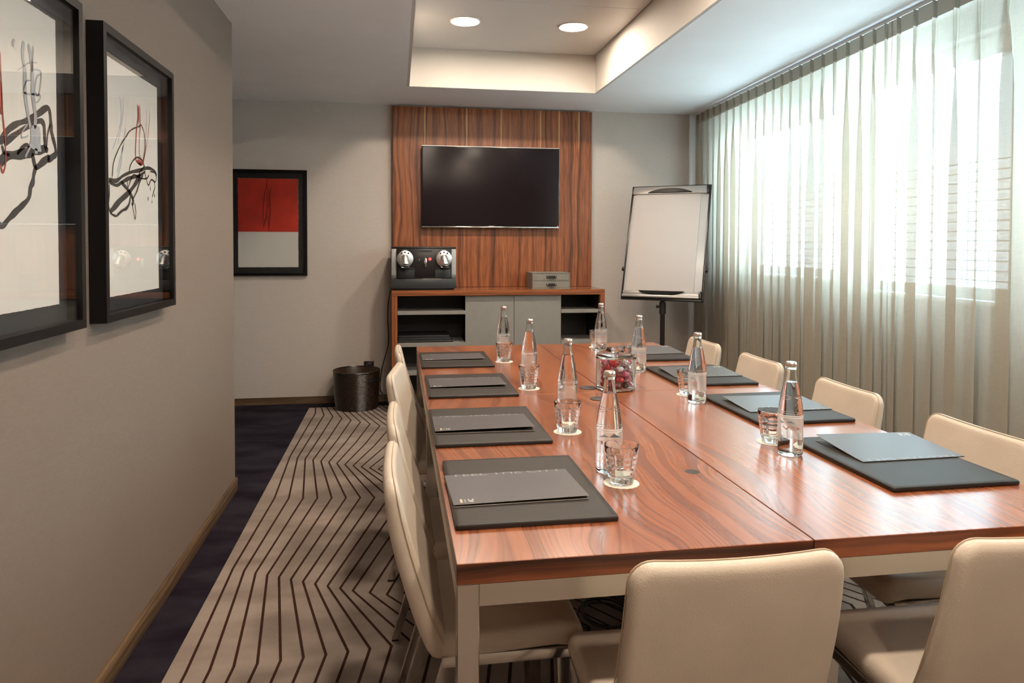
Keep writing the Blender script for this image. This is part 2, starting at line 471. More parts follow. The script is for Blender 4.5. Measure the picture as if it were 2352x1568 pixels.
M['cap'] = plain('metal_cap', (.74, .66, .61), 0.26, 0.85, noise=0.05, nscale=60)
M['etch'] = plain('etched_ring', (.80, .80, .80), 0.3, noise=0.03, nscale=60)
M['doily'] = plain('paper_coaster', (.80, .74, .62), 0.8, noise=0.03, nscale=60)
M['pink_print'] = plain('pink_print', (.66, .36, .32), 0.5, noise=0.04, nscale=50)
M['blue_print'] = plain('blue_print', (.42, .46, .52), 0.5, noise=0.04, nscale=50)
M['bin'] = plain('dark_rattan', (.030, .018, .013), 0.26, noise=0.3, nscale=50, spec=0.6)
M['bin_in'] = plain('dark_rattan_inside', (.05, .025, .014), 0.4, noise=0.3, nscale=50)
M['board_white'] = plain('white_board', (.50, .485, .475), 0.25, noise=0.02, nscale=6)
M['flip_paper'] = plain('flip_paper', (.54, .495, .475), 0.8, noise=0.015, nscale=6)
M['flip_grey'] = plain('flip_grey_bar', (.36, .34, .325), 0.3, 0.4, noise=0.03, nscale=20)
M['handle_black'] = plain('handle_black', (.004, .004, .004), 0.24, noise=0.1, nscale=40, spec=0.22)
M['candy_red'] = plain('red_foil', (.55, .035, .050), 0.20, 0.35, noise=0.2, nscale=60)
M['candy_pink'] = plain('pink_foil', (.62, .11, .19), 0.2, 0.3, noise=0.2, nscale=60)
M['candy_dark'] = plain('dark_foil', (.07, .018, .014), 0.25, 0.3, noise=0.3, nscale=60)
M['candy_clear'] = plain('silver_wrap', (.66, .60, .62), 0.15, 0.7, noise=0.2, nscale=80)
M['grommet'] = plain('brown_grommet', (.035, .024, .018), 0.62, noise=0.08, nscale=50)
M['rubber'] = plain('black_rubber', (.010, .010, .010), 0.45, noise=0.1, nscale=60)
M['sheer'] = sheer('sheer_linen', (.56, .495, .40), 0.245, 0.45, 9.0)
M['heading'] = sheer('sheer_heading', (.37, .32, .25), 0.01, 0.07, 9.0)
M['rail'] = plain('white_rail', (.70, .70, .68), 0.35, noise=0.02, nscale=20)
M['upvc'] = plain('white_window_frame', (.74, .77, .78), 0.35, noise=0.02, nscale=10)
M['grille'] = plain('grey_grille', (.30, .36, .37), 0.5, 0.3, noise=0.05, nscale=20)
M['lens'] = emit('lamp_lens', (1.0, .85, .69), 104.0)
M['trim_ring'] = plain('lamp_ring', (.74, .70, .65), 0.4, noise=0.02, nscale=20)
M['red_light'] = emit('red_indicator', (1.0, .03, .025), 2.6)
M['led'] = emit('standby_led', (1.0, .03, .03), 4.0)
ART_FAR = [('k', 0.0039, [(2.319, 1.513), (2.329, 1.556), (2.362, 1.595), (2.401, 1.629), (2.435, 1.652), (2.461, 1.671), (2.503, 1.688), (2.551, 1.702), (2.568, 1.71), (2.589, 1.698), (2.605, 1.673), (2.604, 1.63), (2.586, 1.588), (2.602, 1.574)]), ('k', 0.0077, [(2.292, 1.505), (2.35, 1.505), (2.407, 1.526), (2.477, 1.544), (2.552, 1.557), (2.631, 1.573), (2.697, 1.57), (2.721, 1.554)]), ('k', 0.0077, [(2.292, 1.498), (2.35, 1.491), (2.397, 1.505), (2.456, 1.522), (2.54, 1.537), (2.608, 1.559)]), ('k', 0.0129, [(2.557, 1.542), (2.513, 1.511), (2.455, 1.477), (2.385, 1.449), (2.329, 1.422), (2.302, 1.409)]), ('k', 0.0051, [(2.296, 1.49), (2.295, 1.462), (2.289, 1.427), (2.306, 1.404), (2.347, 1.397)]), ('k', 0.0094, [(2.387, 1.505), (2.43, 1.49), (2.465, 1.474), (2.49, 1.453), (2.479, 1.437)]), ('k', 0.003, [(2.474, 1.445), (2.494, 1.415), (2.504, 1.393), (2.513, 1.416), (2.503, 1.446)]), ('k', 0.0069, [(2.347, 1.397), (2.394, 1.416), (2.428, 1.424), (2.454, 1.44), (2.464, 1.463)]), ('k', 0.006, [(2.479, 1.452), (2.522, 1.485), (2.55, 1.518), (2.584, 1.545)]), ('k', 0.0043, [(2.457, 1.542), (2.468, 1.564), (2.499, 1.586), (2.537, 1.598), (2.58, 1.591), (2.591, 1.573), (2.551, 1.549), (2.54, 1.518)]), ('k', 0.0039, [(2.596, 1.558), (2.613, 1.536), (2.635, 1.514), (2.665, 1.536), (2.708, 1.532), (2.715, 1.561), (2.654, 1.564)]), ('k', 0.0039, [(2.441, 1.513), (2.445, 1.491), (2.471, 1.519), (2.498, 1.537), (2.567, 1.532), (2.618, 1.536), (2.642, 1.55)]), ('k', 0.0034, [(2.69, 1.538), (2.703, 1.515), (2.686, 1.493), (2.673, 1.476)]), ('k', 0.0039, [(2.653, 1.511), (2.654, 1.497)]), ('k', 0.0051, [(2.63, 1.475), (2.63, 1.461)]), ('k', 0.0043, [(2.698, 1.49), (2.696, 1.476)]), ('k', 0.0034, [(2.67, 1.464), (2.67, 1.455)]), ('r', 0.0039, [(2.537, 1.772), (2.541, 1.733), (2.523, 1.673), (2.515, 1.595), (2.542, 1.579), (2.569, 1.578)]), ('r', 0.0021, [(2.559, 1.772), (2.561, 1.713), (2.549, 1.638), (2.558, 1.581)]), ('r', 0.0039, [(2.55, 1.773), (2.548, 1.711)]), ('r', 0.0013, [(2.623, 1.771), (2.618, 1.707), (2.599, 1.633), (2.577, 1.587)]), ('r', 0.0017, [(2.659, 1.771), (2.637, 1.69), (2.61, 1.63), (2.588, 1.588)]), ('r', 0.0094, [(2.531, 1.588), (2.558, 1.581), (2.58, 1.586)]), ('b', 0.0039, [(2.386, 1.774), (2.394, 1.707), (2.373, 1.657), (2.326, 1.597)]), ('b', 0.0043, [(2.415, 1.772), (2.408, 1.706), (2.363, 1.616)]), ('b', 0.003, [(2.395, 1.761), (2.403, 1.709), (2.383, 1.669)]), ('b', 0.0069, [(2.431, 1.677), (2.41, 1.619), (2.389, 1.562), (2.354, 1.502)]), ('b', 0.0013, [(2.459, 1.774), (2.437, 1.711), (2.426, 1.658)]), ('b', 0.0051, [(2.41, 1.619), (2.375, 1.561), (2.355, 1.53)])]
ART_NEAR = [('k', 0.0103, [(1.703, 1.529), (1.736, 1.562), (1.776, 1.583), (1.823, 1.599), (1.873, 1.623), (1.917, 1.645), (1.931, 1.638), (1.936, 1.61), (1.939, 1.59), (1.956, 1.558), (1.959, 1.538), (1.943, 1.529), (1.916, 1.517)]), ('k', 0.0094, [(1.721, 1.529), (1.745, 1.545), (1.801, 1.574), (1.872, 1.605), (1.898, 1.604), (1.903, 1.582), (1.905, 1.551), (1.919, 1.539)]), ('k', 0.0051, [(1.911, 1.543), (1.919, 1.581), (1.933, 1.609)]), ('k', 0.0154, [(1.701, 1.486), (1.73, 1.505), (1.774, 1.513), (1.815, 1.522), (1.842, 1.53), (1.876, 1.536), (1.908, 1.546)]), ('k', 0.006, [(1.774, 1.514), (1.795, 1.531), (1.819, 1.542), (1.832, 1.533)]), ('k', 0.0111, [(1.842, 1.526), (1.858, 1.495), (1.892, 1.51), (1.928, 1.527)]), ('k', 0.006, [(1.712, 1.526), (1.721, 1.511), (1.744, 1.509)]), ('k', 0.0103, [(1.861, 1.498), (1.849, 1.478), (1.843, 1.458), (1.832, 1.445), (1.823, 1.419), (1.791, 1.399), (1.765, 1.385), (1.735, 1.368), (1.711, 1.352), (1.697, 1.353)]), ('r', 0.003, [(1.709, 1.727), (1.712, 1.663), (1.715, 1.601), (1.724, 1.539), (1.724, 1.489), (1.712, 1.467), (1.704, 1.486)]), ('r', 0.0069, [(1.707, 1.664), (1.709, 1.625), (1.711, 1.593)]), ('g', 0.0086, [(1.81, 1.777), (1.804, 1.742), (1.813, 1.712), (1.813, 1.659), (1.826, 1.608), (1.836, 1.582)]), ('g', 0.0094, [(1.831, 1.777), (1.846, 1.731), (1.849, 1.666), (1.859, 1.614), (1.855, 1.585)]), ('g', 0.0069, [(1.855, 1.777), (1.845, 1.715)]), ('g', 0.0021, [(1.78, 1.703), (1.8, 1.715), (1.832, 1.733), (1.871, 1.743)]), ('g', 0.0326, [(1.856, 1.593), (1.859, 1.564), (1.856, 1.534)]), ('g', 0.0086, [(1.859, 1.539), (1.861, 1.526)]), ('g', 0.003, [(1.837, 1.718), (1.887, 1.727), (1.887, 1.697), (1.874, 1.666), (1.858, 1.676), (1.87, 1.709), (1.887, 1.719)]), ('g', 0.003, [(1.804, 1.66), (1.825, 1.66), (1.88, 1.669), (1.882, 1.659), (1.862, 1.646)]), ('g', 0.0051, [(1.769, 1.77), (1.762, 1.753)]), ('g', 0.0021, [(1.804, 1.662), (1.818, 1.687), (1.842, 1.695)]), ('g', 0.0026, [(1.823, 1.591), (1.796, 1.566), (1.798, 1.555), (1.827, 1.565)]), ('g', 0.0043, [(1.834, 1.539), (1.821, 1.526), (1.81, 1.512)])]

def film(name, col, open_):
    m, nt, out = new_mat(name)
    d = N(nt, 'ShaderNodeBsdfDiffuse'); d.inputs[0].default_value = rgba(col)
    tl = N(nt, 'ShaderNodeBsdfTranslucent'); tl.inputs[0].default_value = rgba(col)
    h = N(nt, 'ShaderNodeBsdfTransparent')
    m1 = N(nt, 'ShaderNodeMixShader'); m1.inputs[0].default_value = 0.62
    L(nt, d, 0, m1, 1); L(nt, tl, 0, m1, 2)
    tc = N(nt, 'ShaderNodeTexCoord')
    n = N(nt, 'ShaderNodeTexNoise', i_Scale=30.0); L(nt, tc, 'Object', n, 'Vector')
    mr = N(nt, 'ShaderNodeMapRange'); mr.inputs[3].default_value = open_-.05; mr.inputs[4].default_value = open_+.05
    L(nt, n, 'Fac', mr, 0)
    m2 = N(nt, 'ShaderNodeMixShader'); L(nt, mr, 0, m2, 0); L(nt, m1, 0, m2, 1); L(nt, h, 0, m2, 2); L(nt, m2, 0, out, 0)
    return m
M['label'] = film('bottle_label', (.92, .82, .76), 0.48)

# ================================================================== SETTING
def struct(o, label=None):
    return tag(o, label, kind='structure')

ZC = 2.466          # ceiling
YB = 6.045          # back wall
XL, YLE = -0.856, 3.965
XW = 2.75           # window wall
YF = -2.4           # wall behind the camera
XR = -2.5           # far side of the recess behind the left wall

# ---- floor: navy border, taupe field, zigzag lines woven into the one carpet
b = B()
b.box(XR, XW+.2, YF, YB, -0.06, 0.0, mi=0)
CX0, CX1, CY1 = -0.700, 2.32, 5.885
b.quad([(CX0, YF+.01, .0006), (CX1, YF+.01, .0006), (CX1, CY1, .0006), (CX0, CY1, .0006)], mi=1)
def zig(i):
    j = min(i, 12); e = max(i-12, 0)*0.066
    D = -.659 + .049*j if j <= 10 else -.169 + .064*(j-10)
    row = [(-.651+.044*j, 6.35), (-.651+.044*j, CY1), (-.630+.0717*j, 5.68-.065*j), (-.645+.062*j, 5.10-.048*j), (-.657+.0495*j, 4.54-.0295*j),
           (-.629+.0728*j, 3.805-.009*j), (D, 3.0-.026*j), (-.642+.069*j, 2.285+.006*j), (-.655+.052*j, 1.52-.02*j), (-.640+.072*j, .80), (-.655+.05*j, -.05), (-.63+.07*j, -.8), (-.65+.05*j, -1.6), (-.64+.06*j, YF+.05)]
    return [(x+e, y) for x, y in row]
for i in range(0, 42):
    pts = [p for p in zig(i) if p[1] <= CY1+.001]
    pts = [p for p in pts if p[0] < CX1-.02]
    hw = .0046
    lft, rgt = [], []
    for k, p in enumerate(pts):
        a = Vector(pts[max(k-1, 0)]); c = Vector(pts[min(k+1, len(pts)-1)])
        t = (c-a).normalized(); n = Vector((-t.y, t.x))
        s1 = (Vector(p)-a); 
        if s1.length > 0: 
            cs = abs(s1.normalized().dot(t)); w = hw/max(cs, .5)
        else: w = hw
        lft.append((p[0]+n.x*w, p[1]+n.y*w, .0012)); rgt.append((p[0]-n.x*w, p[1]-n.y*w, .0012))
    for k in range(len(pts)-1):
        b.quad([lft[k], rgt[k], rgt[k+1], lft[k+1]], mi=2)
struct(b.obj('floor', [M['navy'], M['carpet'], M['line']], smooth=False))

# ---- ceiling with the raised tray
TX0, TX1, TY0, TY1, TZ = 0.088, 1.490, -1.2, 5.318, 2.75
b = B()
for x0, x1, y0, y1 in ((XR, TX0-.018, YF, YB), (TX1+.018, XW+.2, YF, YB), (TX0-.018, TX1+.018, YF, TY0-.018), (TX0-.018, TX1+.018, TY1+.018, YB)):
    b.box(x0, x1, y0, y1, ZC, ZC+.02)
t = .018
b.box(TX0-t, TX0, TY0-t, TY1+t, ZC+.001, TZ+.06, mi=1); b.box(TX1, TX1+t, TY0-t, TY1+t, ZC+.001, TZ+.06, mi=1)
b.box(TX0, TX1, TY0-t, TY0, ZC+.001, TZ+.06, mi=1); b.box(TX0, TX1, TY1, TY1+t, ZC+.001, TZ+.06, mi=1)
b.box(TX0-t, TX1+t, TY0-t, TY1+t, TZ+.045, TZ+.06)
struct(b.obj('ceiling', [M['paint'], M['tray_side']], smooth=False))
# metal cassettes of the tray, a shadow gap round them
b = B()
g = .006
ys = [TY1-g, 4.226, 3.13, 2.03, .93, -.17, TY0+g]
for y1, y0 in zip(ys[:-1], ys[1:]):
    b.box(TX0+g, TX1-g, y0+.0015, y1-.0015, TZ, TZ+.012, bev=.001, seg=1)
struct(b.obj('trim_1', M['tray'], smooth=False))

# ---- walls
b = B(); b.box(XR, XW+.2, YB, YB+.12, 0, ZC+.02); struct(b.obj('wall_back', M['wall'], smooth=False))
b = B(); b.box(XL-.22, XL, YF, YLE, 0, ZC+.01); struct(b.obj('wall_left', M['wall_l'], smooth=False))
b = B(); b.box(XR-.12, XR, YF, YB, 0, ZC+.02); struct(b.obj('wall_recess', M['wall'], smooth=False))
b = B(); b.box(XR, XW+.2, YF-.12, YF, 0, ZC+.02); struct(b.obj('wall_front', M['wall_f'], smooth=False))
# window wall with two openings
W1 = (2.86, 4.03, 1.050, 2.335)      # near window: y0, y1, z0, z1
W2 = (4.17, 5.50, 1.100, 2.270)      # far window
XO = XW+.22
b = B()
W3 = (.95, 2.40, 1.050, 2.335)       # next window, nearer than the frame shows
b.box(XW, XO, YF, W3[0], 0, ZC+.02); b.box(XW, XO, W3[1], W1[0], 0, ZC+.02); b.box(XW, XO, W1[1], W2[0], 0, ZC+.02); b.box(XW, XO, W2[1], YB+.12, 0, ZC+.02)
for w in (W1, W2, W3):
    b.box(XW, XO, w[0], w[1], 0, w[2]); b.box(XW, XO, w[0], w[1], w[3], ZC+.02)
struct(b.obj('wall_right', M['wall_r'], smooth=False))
for n, w in ((1, W1), (2, W2), (3, W3)):
    y0, y1, z0, z1 = w
    xf = XW+.10
    root = struct(bpy.data.objects.new('window_%d' % n, None)); root.location = (xf, y0, z0); link(root)
    Wd, Hd = y1-y0, z1-z0
    b = B(); f = .055
    top = .10
    b.box(0, .06, 0, f, 0, Hd, bev=.004); b.box(0, .06, Wd-f, Wd, 0, Hd, bev=.004)
    b.box(0, .06, f, Wd-f, 0, f, bev=.004); b.box(0, .06, f, Wd-f, Hd-top, Hd, bev=.004)
    k = 0
    while .12+k*.075 < Wd-.1:                    # trickle-vent slots in the head rail
        b.box(-.003, .0, .12+k*.075, .128+k*.075, Hd-top+.02, Hd-top+.055, mi=1); k += 1
    b.obj('window_frame', [M['upvc'], M['grille']], root)
    b = B(); b.box(.026, .034, f-.005, Wd-f+.005, f-.005, Hd-top+.005); b.obj('glass_pane', M['window_glass'], root, smooth=False)
    b = B(); b.box(-.11, .0, -.0, Wd, -.022, .002, bev=.004); b.obj('window_sill', M['upvc'], root)
    if n == 2:
        b = B(); b.box(-.012, 0, .018, .040, .14, .22, bev=.004); b.tube([(-.012, .029, .20), (-.045, .029, .20), (-.05, .035, .19), (-.05, .04, .08)], .010, 8)
        b.obj('handle', M['black_plastic'], root)
    b = B()
    z = .03
    while z < .56*Hd:
        b.tube([(.17, .0, z), (.17, Wd, z)], .0035, 6); z += .052
    for yy in (.16, .20+Wd*.18, Wd*.47, Wd*.50, Wd*.78, Wd-.12):
        b.tube([(.176, yy, .0), (.176, yy, .56*Hd)], .0035, 6)
    gr = b.obj('bar_grille', M['grille'], root)
    gr['kind'] = 'stuff'

# ---- skirtings
b = B(); b.box(XL, XL+.013, YF, YLE+.013, 0, .068, bev=.003); b.box(XL-.22, XL+.013, YLE, YLE+.013, 0, .068, bev=.003)
struct(b.obj('baseboard_left', M['base']))
b = B(); b.box(XR, XW, YB-.013, YB, 0, .060, bev=.003); struct(b.obj('baseboard_back', M['base_b']))

# ================================================================== LAMPS IN THE TRAY
lamp_lab = ['bright round ceiling light in the tray, left of the far pair', 'bright round ceiling light in the tray, right of the far pair']
protoL = None
k = 0
for yy in (4.634, 2.75, .88, -.95):  # last row is unseen, added behind the camera as fill light
    for xx in (.432, 1.147):
        lab = lamp_lab[k] if k < 2 else 'unseen round ceiling light in the tray'
        if protoL is None:
            protoL = thing('ceiling_light', lab, 'light', (xx, yy, TZ), 0, 'round lights in the ceiling tray')
            b = B(); b.lathe([(.086, .0), (.098, .0), (.1, -.003), (.098, -.006), (.092, -.007), (.086, -.004)], 48, cap0=False, cap1=False)
            b.obj('trim_ring', M['trim_ring'], protoL)
            b = B(); b.lathe([(.0005, -.003), (.05, -.0032), (.0865, -.0025)], 48, cap1=False); b.obj('lens', M['lens'], protoL)
        else:
            c = copy_tree(protoL); c.location = (xx, yy, TZ); c['label'] = lab
            if k >= 2: c['group'] = 'round lights behind the camera end of the tray'
        k += 1

# ================================================================== CURTAINS
def railx(y): return 2.46 + .045*(y-3)
pl_near = [2.839, 2.981, 3.108, 3.235]
def sm(t): t = max(0, min(1, t)); return t*t*(3-2*t)
ZT = ZC-.022
HD = .080
def sheet(name, pleats, seed, parent):
    """pinch-pleated cloth: at every pleat the cloth doubles back on itself, narrow at the heading, wider below"""
    rnd = random.Random(seed)
    n = len(pleats)-1
    data = [(rnd.choice((.012, .040, .052, .064, .078)), rnd.uniform(.006, .014), rnd.uniform(1.0, 1.6), rnd.uniform(.5, 1.0)) for _ in range(n)]
    zs = [ZT, ZT-.02, ZT-.05, ZT-HD] + [ZT-HD-.03*k for k in range(1, 8)] + [ZT-HD-.21-.10*k for k in range(1, 22)]
    zs = [z for z in zs if z > .03] + [.018]
    m = 30
    head, body = B(), B()
    rows = []
    for z in zs:
        d = ZT-z
        row = []
        for i in range(n):
            A1, B1, k1, len_ = data[i]
            P = pleats[i+1]-pleats[i]
            t = sm((d-HD*.8)/len_)**.65
            A = .0105+(A1*P/.125-.0105)*t; Bx = .017+(B1-.017)*t; kp = 4.6+(k1-4.6)*t
            for q in range(m if i < n-1 else m+1):
                s_ = q/m
                a = max(-.5, min(.5, (s_-.5)*kp))
                g = math.sin(2*PI*a)*(1 if abs(a) < .5 else 0)
                wv = .005*math.sin((pleats[i]+P*s_)*17+seed)*sm(d/1.2)
                y = pleats[i]+P*s_ - A*g
                row.append((railx(pleats[i]+P*s_) - .012 + Bx*g*-1.0 - wv, y, z))
        rows.append(row)
    nh = 4
    head.rings(rows[:nh], closed=False); body.rings(rows[nh-1:], closed=False)
    body.obj('sheer_panel', M['sheer'], parent, ang=180)
    head.obj('pleated_heading', M['heading'], parent, ang=180)
def mids(p):     # cell borders half way between the pleats
    return [p[0]-(p[1]-p[0])/2] + [(a+c)/2 for a, c in zip(p[:-1], p[1:])] + [p[-1]+(p[-1]-p[-2])/2]
pA = [3.332, 3.419, 3.534, 3.67, 3.793, 3.923, 4.035, 4.181, 4.298, 4.42, 4.527, 4.662, 4.79, 4.92, 5.04, 5.17, 5.30, 5.43, 5.56, 5.68, 5.80, 5.91]
pB = [.78, .91, 1.04, 1.16, 1.29, 1.41, 1.54, 1.66, 1.79, 1.91, 2.03, 2.15, 2.27, 2.40, 2.56, 2.70, 2.839, 2.981, 3.108, 3.235]
root = thing('curtain', 'sheer beige curtain drawn over the far window behind the flipchart', 'curtain', (0, 0, 0), 0, 'sheer curtains')
sheet('a', [3.280]+mids(pA)[1:], 3, root)
root = thing('curtain', 'sheer beige curtain drawn over the near window at the right edge', 'curtain', (0, 0, 0), 0, 'sheer curtains')
sheet('b', mids(pB)[:-1]+[3.290], 11, root)
b = B()
b.box(-.012, .012, 0, 5.36, -.020, 0, bev=.003, mi=0)
o = b.obj('curtain_rail', M['rail'], None, loc=(railx(.68)+.002, .68, ZC))
o.rotation_euler = (0, 0, -math.atan(.045))
tag(o, 'white curtain rail fixed to the ceiling above the sheer curtains', 'curtain rail')

# ================================================================== WALL PANEL, SIDEBOARD AND WHAT STANDS THERE
PF = 6.000
b = B(); b.box(-.040, 1.655, PF, YB-.001, .955, 2.452, bev=.0015, seg=1)
tag(b.obj('wall_panel', M['panel_wood']), 'tall walnut veneer panel on the back wall behind the television', 'wall panel')

SX0, SX1, SY0, SY1, SZ = -.044, 1.660, 5.600, YB-.015, .954
sb = thing('sideboard', 'low walnut sideboard with grey doors and open shelves under the television', 'sideboard', (SX0, SY0, 0))
W = SX1-SX0; D = SY1-SY0; T = .042
b = B(); b.box(0, W, 0, D, SZ-T, SZ, bev=.0012, seg=1); b.obj('top', M['cab_wood_top'], sb)
b = B(); b.box(0, W, -.0015, .001, SZ-T+.0004, SZ-.0006); b.obj('front_edge', M['cab_wood'], sb, smooth=False)
for x in (0, W-T):
    b = B(); b.box(x, x+T, 0, D, .055, SZ-T, bev=.0012, seg=1); b.obj('side_panel', M['cab_wood_side'], sb)
b = B(); b.box(T, W-T, .0, D-.01, .055, .095, bev=.001, seg=1); b.obj('bottom_panel', M['cab_wood'], sb)
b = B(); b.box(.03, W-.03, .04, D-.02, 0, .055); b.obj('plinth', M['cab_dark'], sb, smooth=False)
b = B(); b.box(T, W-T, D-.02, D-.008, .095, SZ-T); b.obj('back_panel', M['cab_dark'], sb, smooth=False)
xa, xb, xm = .541-SX0, 1.291-SX0, .919-SX0
for x in (xa+.004, xb-.022):
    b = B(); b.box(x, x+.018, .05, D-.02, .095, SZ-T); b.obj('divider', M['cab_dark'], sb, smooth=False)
b = B(); b.box(xa-.012, xm-.0015, .026, .046, .098, SZ-T-.004, bev=.001, seg=1); b.obj('door', M['laminate'], sb)
b = B(); b.box(xm+.0015, xb+.012, .026, .046, .098, SZ-T-.004, bev=.001, seg=1); b.obj('door', M['laminate'], sb)
for z in (.763, .512, .289):
    for x0, x1 in ((T, xa-.012), (xb+.012, W-T)):
        b = B(); b.box(x0, x1, .014, D-.02, z, z+.027, bev=.001, seg=1); b.obj('shelf', M['laminate'], sb)
for x0, x1 in ((T, T+.003), (W-T-.003, W-T)):
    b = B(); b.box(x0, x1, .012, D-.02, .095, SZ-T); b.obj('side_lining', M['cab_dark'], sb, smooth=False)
for k, z0 in enumerate((.5396, .5572, .5748)):
    b = B(); b.box(0, .43-.015*k, 0, .30, 0, .017, bev=.002); o = b.obj('binder', M['binder'], loc=(SX0+T+.008, SY0+.06+.01*k, z0))
    tag(o, ('flat black binder at the bottom of the stack on the sideboard shelf', 'flat black binder in the middle of the stack on the sideboard shelf', 'flat black binder on top of the stack on the sideboard shelf')[k], 'binder', 'black binders in the sideboard')

# television
tv = thing('television', 'black flat screen television hung on the walnut panel', 'television', (.775, 5.93, 1.79))
hw, hh = .577, .334
b = B(); b.box(-hw, hw, .002, .036, -hh, hh, bev=.003); b.obj('casing', M['tv_bezel'], tv)
b = B(); b.box(-hw+.007, hw-.007, -.0005, .003, -hh+.016, hh-.007); b.obj('screen', M['tv'], tv, smooth=False)
b = B(); b.box(-hw, hw, -.002, .014, -hh-.004, -hh+.006, bev=.002); b.obj('chrome_strip', M['chrome'], tv)
b = B(); b.box(-hw, hw, -.001, .006, hh-.003, hh+.0015, bev=.001, seg=1); b.obj('top_strip', M['silver'], tv)
b = B(); b.box(-.25, .25, .036, .0695, -.2, .2, bev=.004); b.obj('wall_bracket', M['black_matte'], tv)
b = B(); b.cyl((hw-.012, -.002, -hh+.012), .0035, .003, 'Y', 12); b.obj('standby_light', M['led'], tv)
text_obj('lettering', 'SAMSUNG', .012, M['print_white'], tv, lambda x, y: (-.022+x, -.0012, -hh+.0075+y*.75), width=.046)

# coffee machine
cm = thing('coffee_machine', 'black twin-head capsule coffee machine on the left of the sideboard', 'coffee machine', (.208, 5.66, SZ))
b = B(); b.box(-.255, .250, -.03, .30, .012, .090, bev=.006); b.obj('base_drawer', M['dark_grey'], cm)
b = B(); b.box(-.235, .232, -.01, .28, 0, .014, bev=.002); b.obj('foot', M['black_matte'], cm)
b = B(); b.box(-.214, .212, -.012, .29, .088, .325, bev=.006); b.obj('body', M['black_plastic'], cm)
b = B(); b.box(-.256, .252, .01, .30, .322, .340, bev=.006); b.obj('lid', M['black_plastic'], cm)
for sx in (-1, 1):
    x0, x1 = (-.254, -.216) if sx < 0 else (.214, .250)
    tk = B().box(x0, x1, .005, .29, .118, .322, bev=.004).obj('water_tank', M['tank'], cm)
    B().box(x0-.0005, x1+.0005, .0035, .291, .090, .120, bev=.003).obj('tank_foot', M['tank_base'], tk)
for hx, tilt in ((-.150, .002), (.152, .006)):
    hd = B()
    hd.lathe([(.040, .0), (.061, -.004), (.064, -.012), (.063, -.020), (.056, -.024), (.001, -.026)], 44, (hx, -.012, .246), axis='Y')
    h = hd.obj('brew_head', M['silver'], cm)
    # lever arm and spout
    s_ = B(); s_.tube([(hx, -.034, .262), (hx+tilt*.5, -.055, .235), (hx+tilt, -.066, .205), (hx+tilt, -.062, .182)], [.027, .032, .037, .034], 20)
    s_.obj('lever', M['silver'], h)
    s_ = B(); s_.lathe([(.024, .190), (.022, .176), (.016, .168), (.004, .166)], 24, (hx+tilt, -.058, 0)); s_.tube([(hx+tilt-.004, -.058, .17), (hx+tilt-.004, -.058, .155)], .004, 8); s_.tube([(hx+tilt+.008, -.058, .17), (hx+tilt+.008, -.058, .158)], .003, 8)
    s_.obj('spout', M['black_plastic'], h)
    s_ = B()
    for a in (-32, 0, 32):
        s_ = B(); s_.cyl((hx+.050*math.sin(R(a)), -.040, .246+.050*math.cos(R(a))), .0065, .006, 'Y', 14)
        s_.obj('button', M['black_plastic'], h)
    s_ = B(); s_.box(hx+tilt*.6-.016, hx+tilt*.6+.016, -.092, -.080, .226, .232, bev=.002)
    s_.obj('lever_slot', M['black_plastic'], h)
    text_obj('lettering', 'NESPRESSO', .008, M['print_white'], cm, lambda x, y, hx=hx: (hx-.018+x, -.0132, .311+y*.8), width=.036)
B().box(-.058, .062, -.0135, -.010, .298, .314, bev=.001, seg=1).obj('display', M['dark_grey'], cm)
b = B(); b.lathe([(.004, .180), (.008, .186), (.0125, .205), (.0135, .222), (.011, .240), (.008, .250), (.003, .254)], 20, (.009, -.028, 0)); b.box(.002, .016, -.026, -.010, .228, .246, bev=.003); b.obj('water_spout', M['chrome'], cm)
b = B(); b.lathe([(.011, 0), (.010, -.004), (.001, -.006)], 20, (.044, -.012, .243), axis='Y'); b.obj('red_button', M['red_light'], cm)
b = B(); b.cyl((-.038, -.016, .238), .004, .004, 'Y', 12); b.obj('key_lock', M['chrome'], cm)
for x0, x1, mm in ((-.205, -.075, 'black_matte'), (.080, .205, 'dark_grey')):
    t_ = B().box(x0, x1, -.024, -.010, .092, .166, bev=.005).obj('cup_shelf', M[mm], cm)
    B().box(x0+.002, x1-.002, -.030, -.012, .164, .172, bev=.003).obj('drip_tray', M['black_matte'], t_)
B().box(-.02, .135, -.0315, -.028, .086, .090).obj('chrome_strip', M['chrome'], cm, smooth=False)

# two-drawer box
db = thing('drawer_box', 'small grey linen box with two drawers on the right of the sideboard', 'drawer box', (1.236, 5.69, SZ))
b = B(); w = .157; hgt = .130
b.box(-w, w, 0, .27, 0, .005); b.box(-w, w, 0, .27, hgt-.005, hgt); b.box(-w, -w+.005, 0, .27, .005, hgt-.005); b.box(w-.005, w, 0, .27, .005, hgt-.005)
b.box(-w+.005, w-.005, .263, .27, .005, hgt-.005); b.box(-w+.005, w-.005, .002, .26, .0625, .0675)
b.obj('case', M['linen'], db, smooth=False)
for z0 in (.0065, .0690):
    d_ = B().box(-w+.0065, w-.0065, .003, .25, z0, z0+.0545, bev=.001, seg=1).obj('drawer', M['linen'], db)
    zc = z0+.030
    h = B().tube([(-.039, .0015, zc), (-.028, -.003, zc), (-.012, -.011, zc), (.012, -.011, zc), (.028, -.003, zc), (.039, .0015, zc)], .0075, 4, square=True).obj('leather_pull', M['black_matte'], d_)
    for sx in (-1, 1):
        b = B(); b.lathe([(.0052, 0), (.0045, -.003), (.0005, -.0042)], 14, (sx*.032, -.0085, zc), axis='Y')
        b.obj('rivet', M['chrome'], d_)

